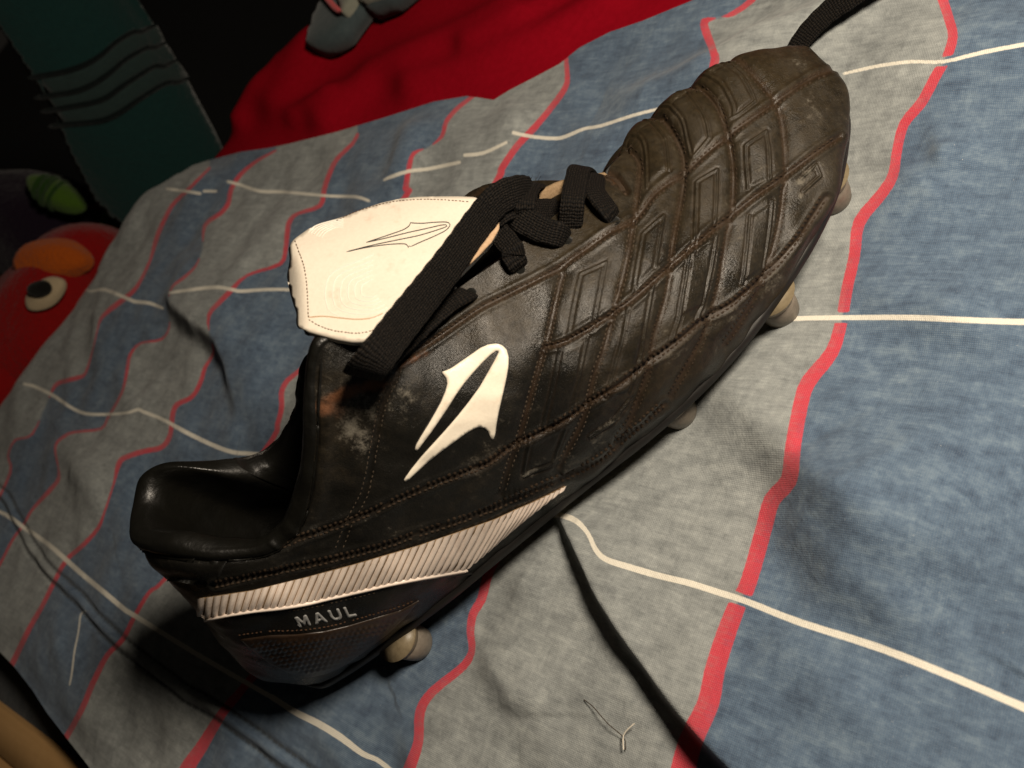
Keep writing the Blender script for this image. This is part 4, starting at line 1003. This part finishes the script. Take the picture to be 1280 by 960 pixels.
# corner of another piece of the checked bedding
pcx = [(384,56),(386,40),(392,22),(402,0),(410,-25),(520,-25),(490,0),(470,8),(462,12),(456,6),(447,18),(438,30),(430,42),(412,54),(398,60)]
def pil(p): q = un(p, 2, 4); return q, np.array([0, 0, 1.0])
pc_ = px_solid('pillowcase', pcx, pil, 2, cloth_mat('blue_grey_cotton', (0.025, 0.038, 0.043), (0.06, 0.078, 0.08)), None, step=6, sink=10, relief=lambda p, b: 3 * (1 - math.exp(-b / 5)),
    label='grey corner of checked pillowcase on the red sheet at the top edge', cat='pillowcase')
px_solid('pale_panel', [(424,-20),(520,-24),(489,0),(470,6),(462,10),(455,4),(447,16),(438,28)], lambda p: (pil(p)[0] + np.array([0, 0, 6.]), np.array([0, 0, 1.])), 2.5, cloth_mat('grey_green_cotton', (0.13, 0.14, 0.11), (0.22, 0.22, 0.18)), pc_, step=6, sink=10)
px_strip('red_line', [[(405,-22),(415,2),(427,18),(438,28)]], 8, lambda p: (pil(p)[0] + np.array([0, 0, 8.]), np.array([0, 0, 1.])), 1.5, cloth_mat('red_line_cotton', (0.45, 0.04, 0.05), (0.6, 0.09, 0.09)), pc_)

# teal towel hanging beyond the bed: a slab that bulges towards the camera, with woven bands
YW = 520.0
def teal_surf(p, off=0.0):
    q = un(p, 1, YW)
    # across coordinate in the picture: axis of the towel runs from (60,0) to (215,240)
    a = np.array([-70.0, -170.0]); b = np.array([225.0, 250.0]); t = (b - a) / np.linalg.norm(b - a); n_ = np.array([t[1], -t[0]])
    u = ((np.array(p, float) - a) @ n_) / 92.0
    bulge = 38 * math.sqrt(max(0.0, 1 - min(1, u * u) * 0.93))
    d = ray(p); n3 = -FWD * 0.6 + UP * 0.1 + RIGHT * u * 0.8; n3 = n3 / np.linalg.norm(n3)
    return q - d * (bulge + off), n3
TE = [(-40,-110),(92,-110),(130,-60),(172,0),(190,28),(215,66),(232,96),(250,130),(266,160),(285,200),(290,250),(240,300),(180,300),(150,280),(120,254),(90,196),(62,130),(30,80),(4,40),(-40,-10)]
teal = px_solid('towel', TE, teal_surf, 1.0, M_teal, None, step=6, sink=18, label='dark teal towel with four dark woven bands hanging beyond the bed', cat='towel')
B_ = [c([(165,305),(250,290),(330,265),(400,225),(470,165),(540,125),(560,130),(590,115),(625,98)], 0, 0, 3.2), c([(190,385),(290,370),(360,345),(430,300),(500,240),(560,205),(590,190),(620,190),(662,172)], 0, 0, 3.2),
      c([(215,440),(300,425),(370,412),(430,390),(490,345),(560,300),(625,262),(650,268),(705,240)], 0, 0, 3.2), c([(245,500),(340,492),(420,480),(490,445),(560,395),(640,345),(680,328),(710,330),(755,310)], 0, 0, 3.2)]
for i in range(3):
    px_solid('grey_band', B_[i] + B_[i + 1][::-1], lambda p: teal_surf(p, 0.6), 1.2, M_greyband, teal, step=9, sink=1)
for l in B_:
    px_strip('woven_band', [[(l[0][0] - 14, l[0][1] + 3)] + l], 7.0, lambda p: teal_surf(p, 1.6), 1.8, M_darkband, teal, step=6)

# soft toys beyond the left edge
def frame(): return RIGHT, UP, -FWD
def ball(name, p, dist, rx, ry, rz, ang, mat, parent=None, seg=40, lump=0.03, clip=None, **kw):
    """ellipsoid centred on the ray through p at distance dist, radii in mm, long axis turned by ang in the picture"""
    cpos = CAM + ray(p) * dist; ca, sa = math.cos(math.radians(ang)), math.sin(math.radians(ang))
    ax = RIGHT * ca - UP * sa; ay = RIGHT * sa + UP * ca; az = -FWD; V_ = []
    rs_ = np.random.RandomState(int(p[0] + p[1]))
    ph = rs_.uniform(0, 6.28, 6)
    for i in range(seg + 1):
        th = math.pi * i / seg
        for j in range(seg * 2):
            a = math.pi * j / seg; x, y, z = math.sin(th) * math.cos(a), math.sin(th) * math.sin(a), math.cos(th)
            k = 1 + lump * (math.sin(3 * x + ph[0]) * math.sin(4 * y + ph[1]) + 0.6 * math.sin(7 * z + ph[2] + 3 * x)) + 0.004 * rs_.normal()
            V_.append(cpos + (ax * rx * x + ay * ry * y + az * rz * z) * k)
    n2 = seg * 2; f = [(i * n2 + j, i * n2 + (j + 1) % n2, (i + 1) * n2 + (j + 1) % n2, (i + 1) * n2 + j) for i in range(seg) for j in range(n2)]
    return obj(name, np.array(V_), f, mat, parent, **kw)
D0 = 760
k_ = D0 / F
toy = ball('plush_toy', (62, 430), D0, 78 * k_, 112 * k_, 60, 28, M_plush_red, lump=0.07, label='red plush toy with orange patch and one eye beside the bed', cat='soft toy')
ball('head_lobe', (105, 330), D0 - 5, 58 * k_, 44 * k_, 42, -10, M_plush_red, toy)
ball('orange_patch', (66, 326), D0 - 38, 40 * k_, 23 * k_, 12, -4, M_plush_or, toy, lump=0.05)
ball('orange_patch', (-6, 440), D0 - 30, 16 * k_, 30 * k_, 20, 10, M_plush_or, toy)
ball('eye', (57, 367), D0 - 62, 23 * k_, 13.5 * k_, 6, -38, M_felt_w, toy)
bpy.data.objects['eye']['label'] = 'cream oval felt eye'
ball('pupil', (49, 361), D0 - 70, 12.5 * k_, 8 * k_, 4, -12, M_felt_b, toy)
ball('red_foot', (5, 500), D0 - 20, 30 * k_, 55 * k_, 30, 25, M_plush_red, toy)
D1 = 900; k1 = D1 / F
toy2 = ball('plush_toy', (45, 285), D1, 95 * k1, 60 * k1, 50, 20, M_plush_dk, lump=0.08, label='dark purple plush toy with lime striped limbs behind the red toy', cat='soft toy')
arm = ball('striped_limb', (70, 243), D1 - 75, 32 * k1, 15 * k1, 14, 28, M_plush_gr, toy2)
for t in (-0.62, -0.22, 0.2, 0.6):
    pc2 = (70 + 30 * t * math.cos(math.radians(28)), 243 + 30 * t * math.sin(math.radians(28)))
    ball('dark_stripe', pc2, D1 - 77, 4.0 * k1, 15.2 * k1 * math.sqrt(1 - t * t) + 2, 14.5 * math.sqrt(1 - t * t) + 2.5, 28, M_plush_dg, arm, seg=16)
ball('striped_limb', (137, 277), D1 - 75, 7 * k1, 15 * k1, 10, 12, M_plush_gr, toy2, seg=20)
ball('button_nose', (121, 259), D1 - 70, 7 * k1, 3 * k1, 5, 0, M_plush_red, toy2, seg=16)

# under the lower left hem
nv = [un((-80, 760), 2, -30), un((-10, 810), 2, -30), un((60, 850), 2, -30), un((160, 985), 2, -30), un((60, 1040), 2, -30), un((-120, 880), 2, -30)]
vs = [tuple(p) for p in nv] + [tuple(p + np.array([0, 0, -120])) for p in nv]
obj('mattress', vs, [tuple(range(6))[::-1], tuple(range(6, 12))] + [(i, (i + 1) % 6, 6 + (i + 1) % 6, 6 + i) for i in range(6)], M_navy, smooth=False, label='dark navy mattress side below the lower left hem of the duvet', cat='mattress')
def boardtop(p, z=-24): return un(p, 2, z)
e1 = [(-60, 838), (0, 884), (50, 922), (100, 962), (150, 1005)]
w_out = np.array([-0.9, -0.35, 0]); BV_ = []
for p in e1:
    q = boardtop(p)
    for a, b in ((0, -60), (0, -1.5), (1.5, 0), (20, 0), (21.5, -2.5), (23.5, -2.5), (25, -0.5), (46, -0.5), (48, -3), (48, -60)): BV_.append(q + w_out * a + np.array([0, 0, b]))
obj('bed_board', np.array(BV_), grid_faces(len(e1), 10), M_wood, smooth=False, label='tan wooden bed rail at the lower left corner', cat='bed rail')
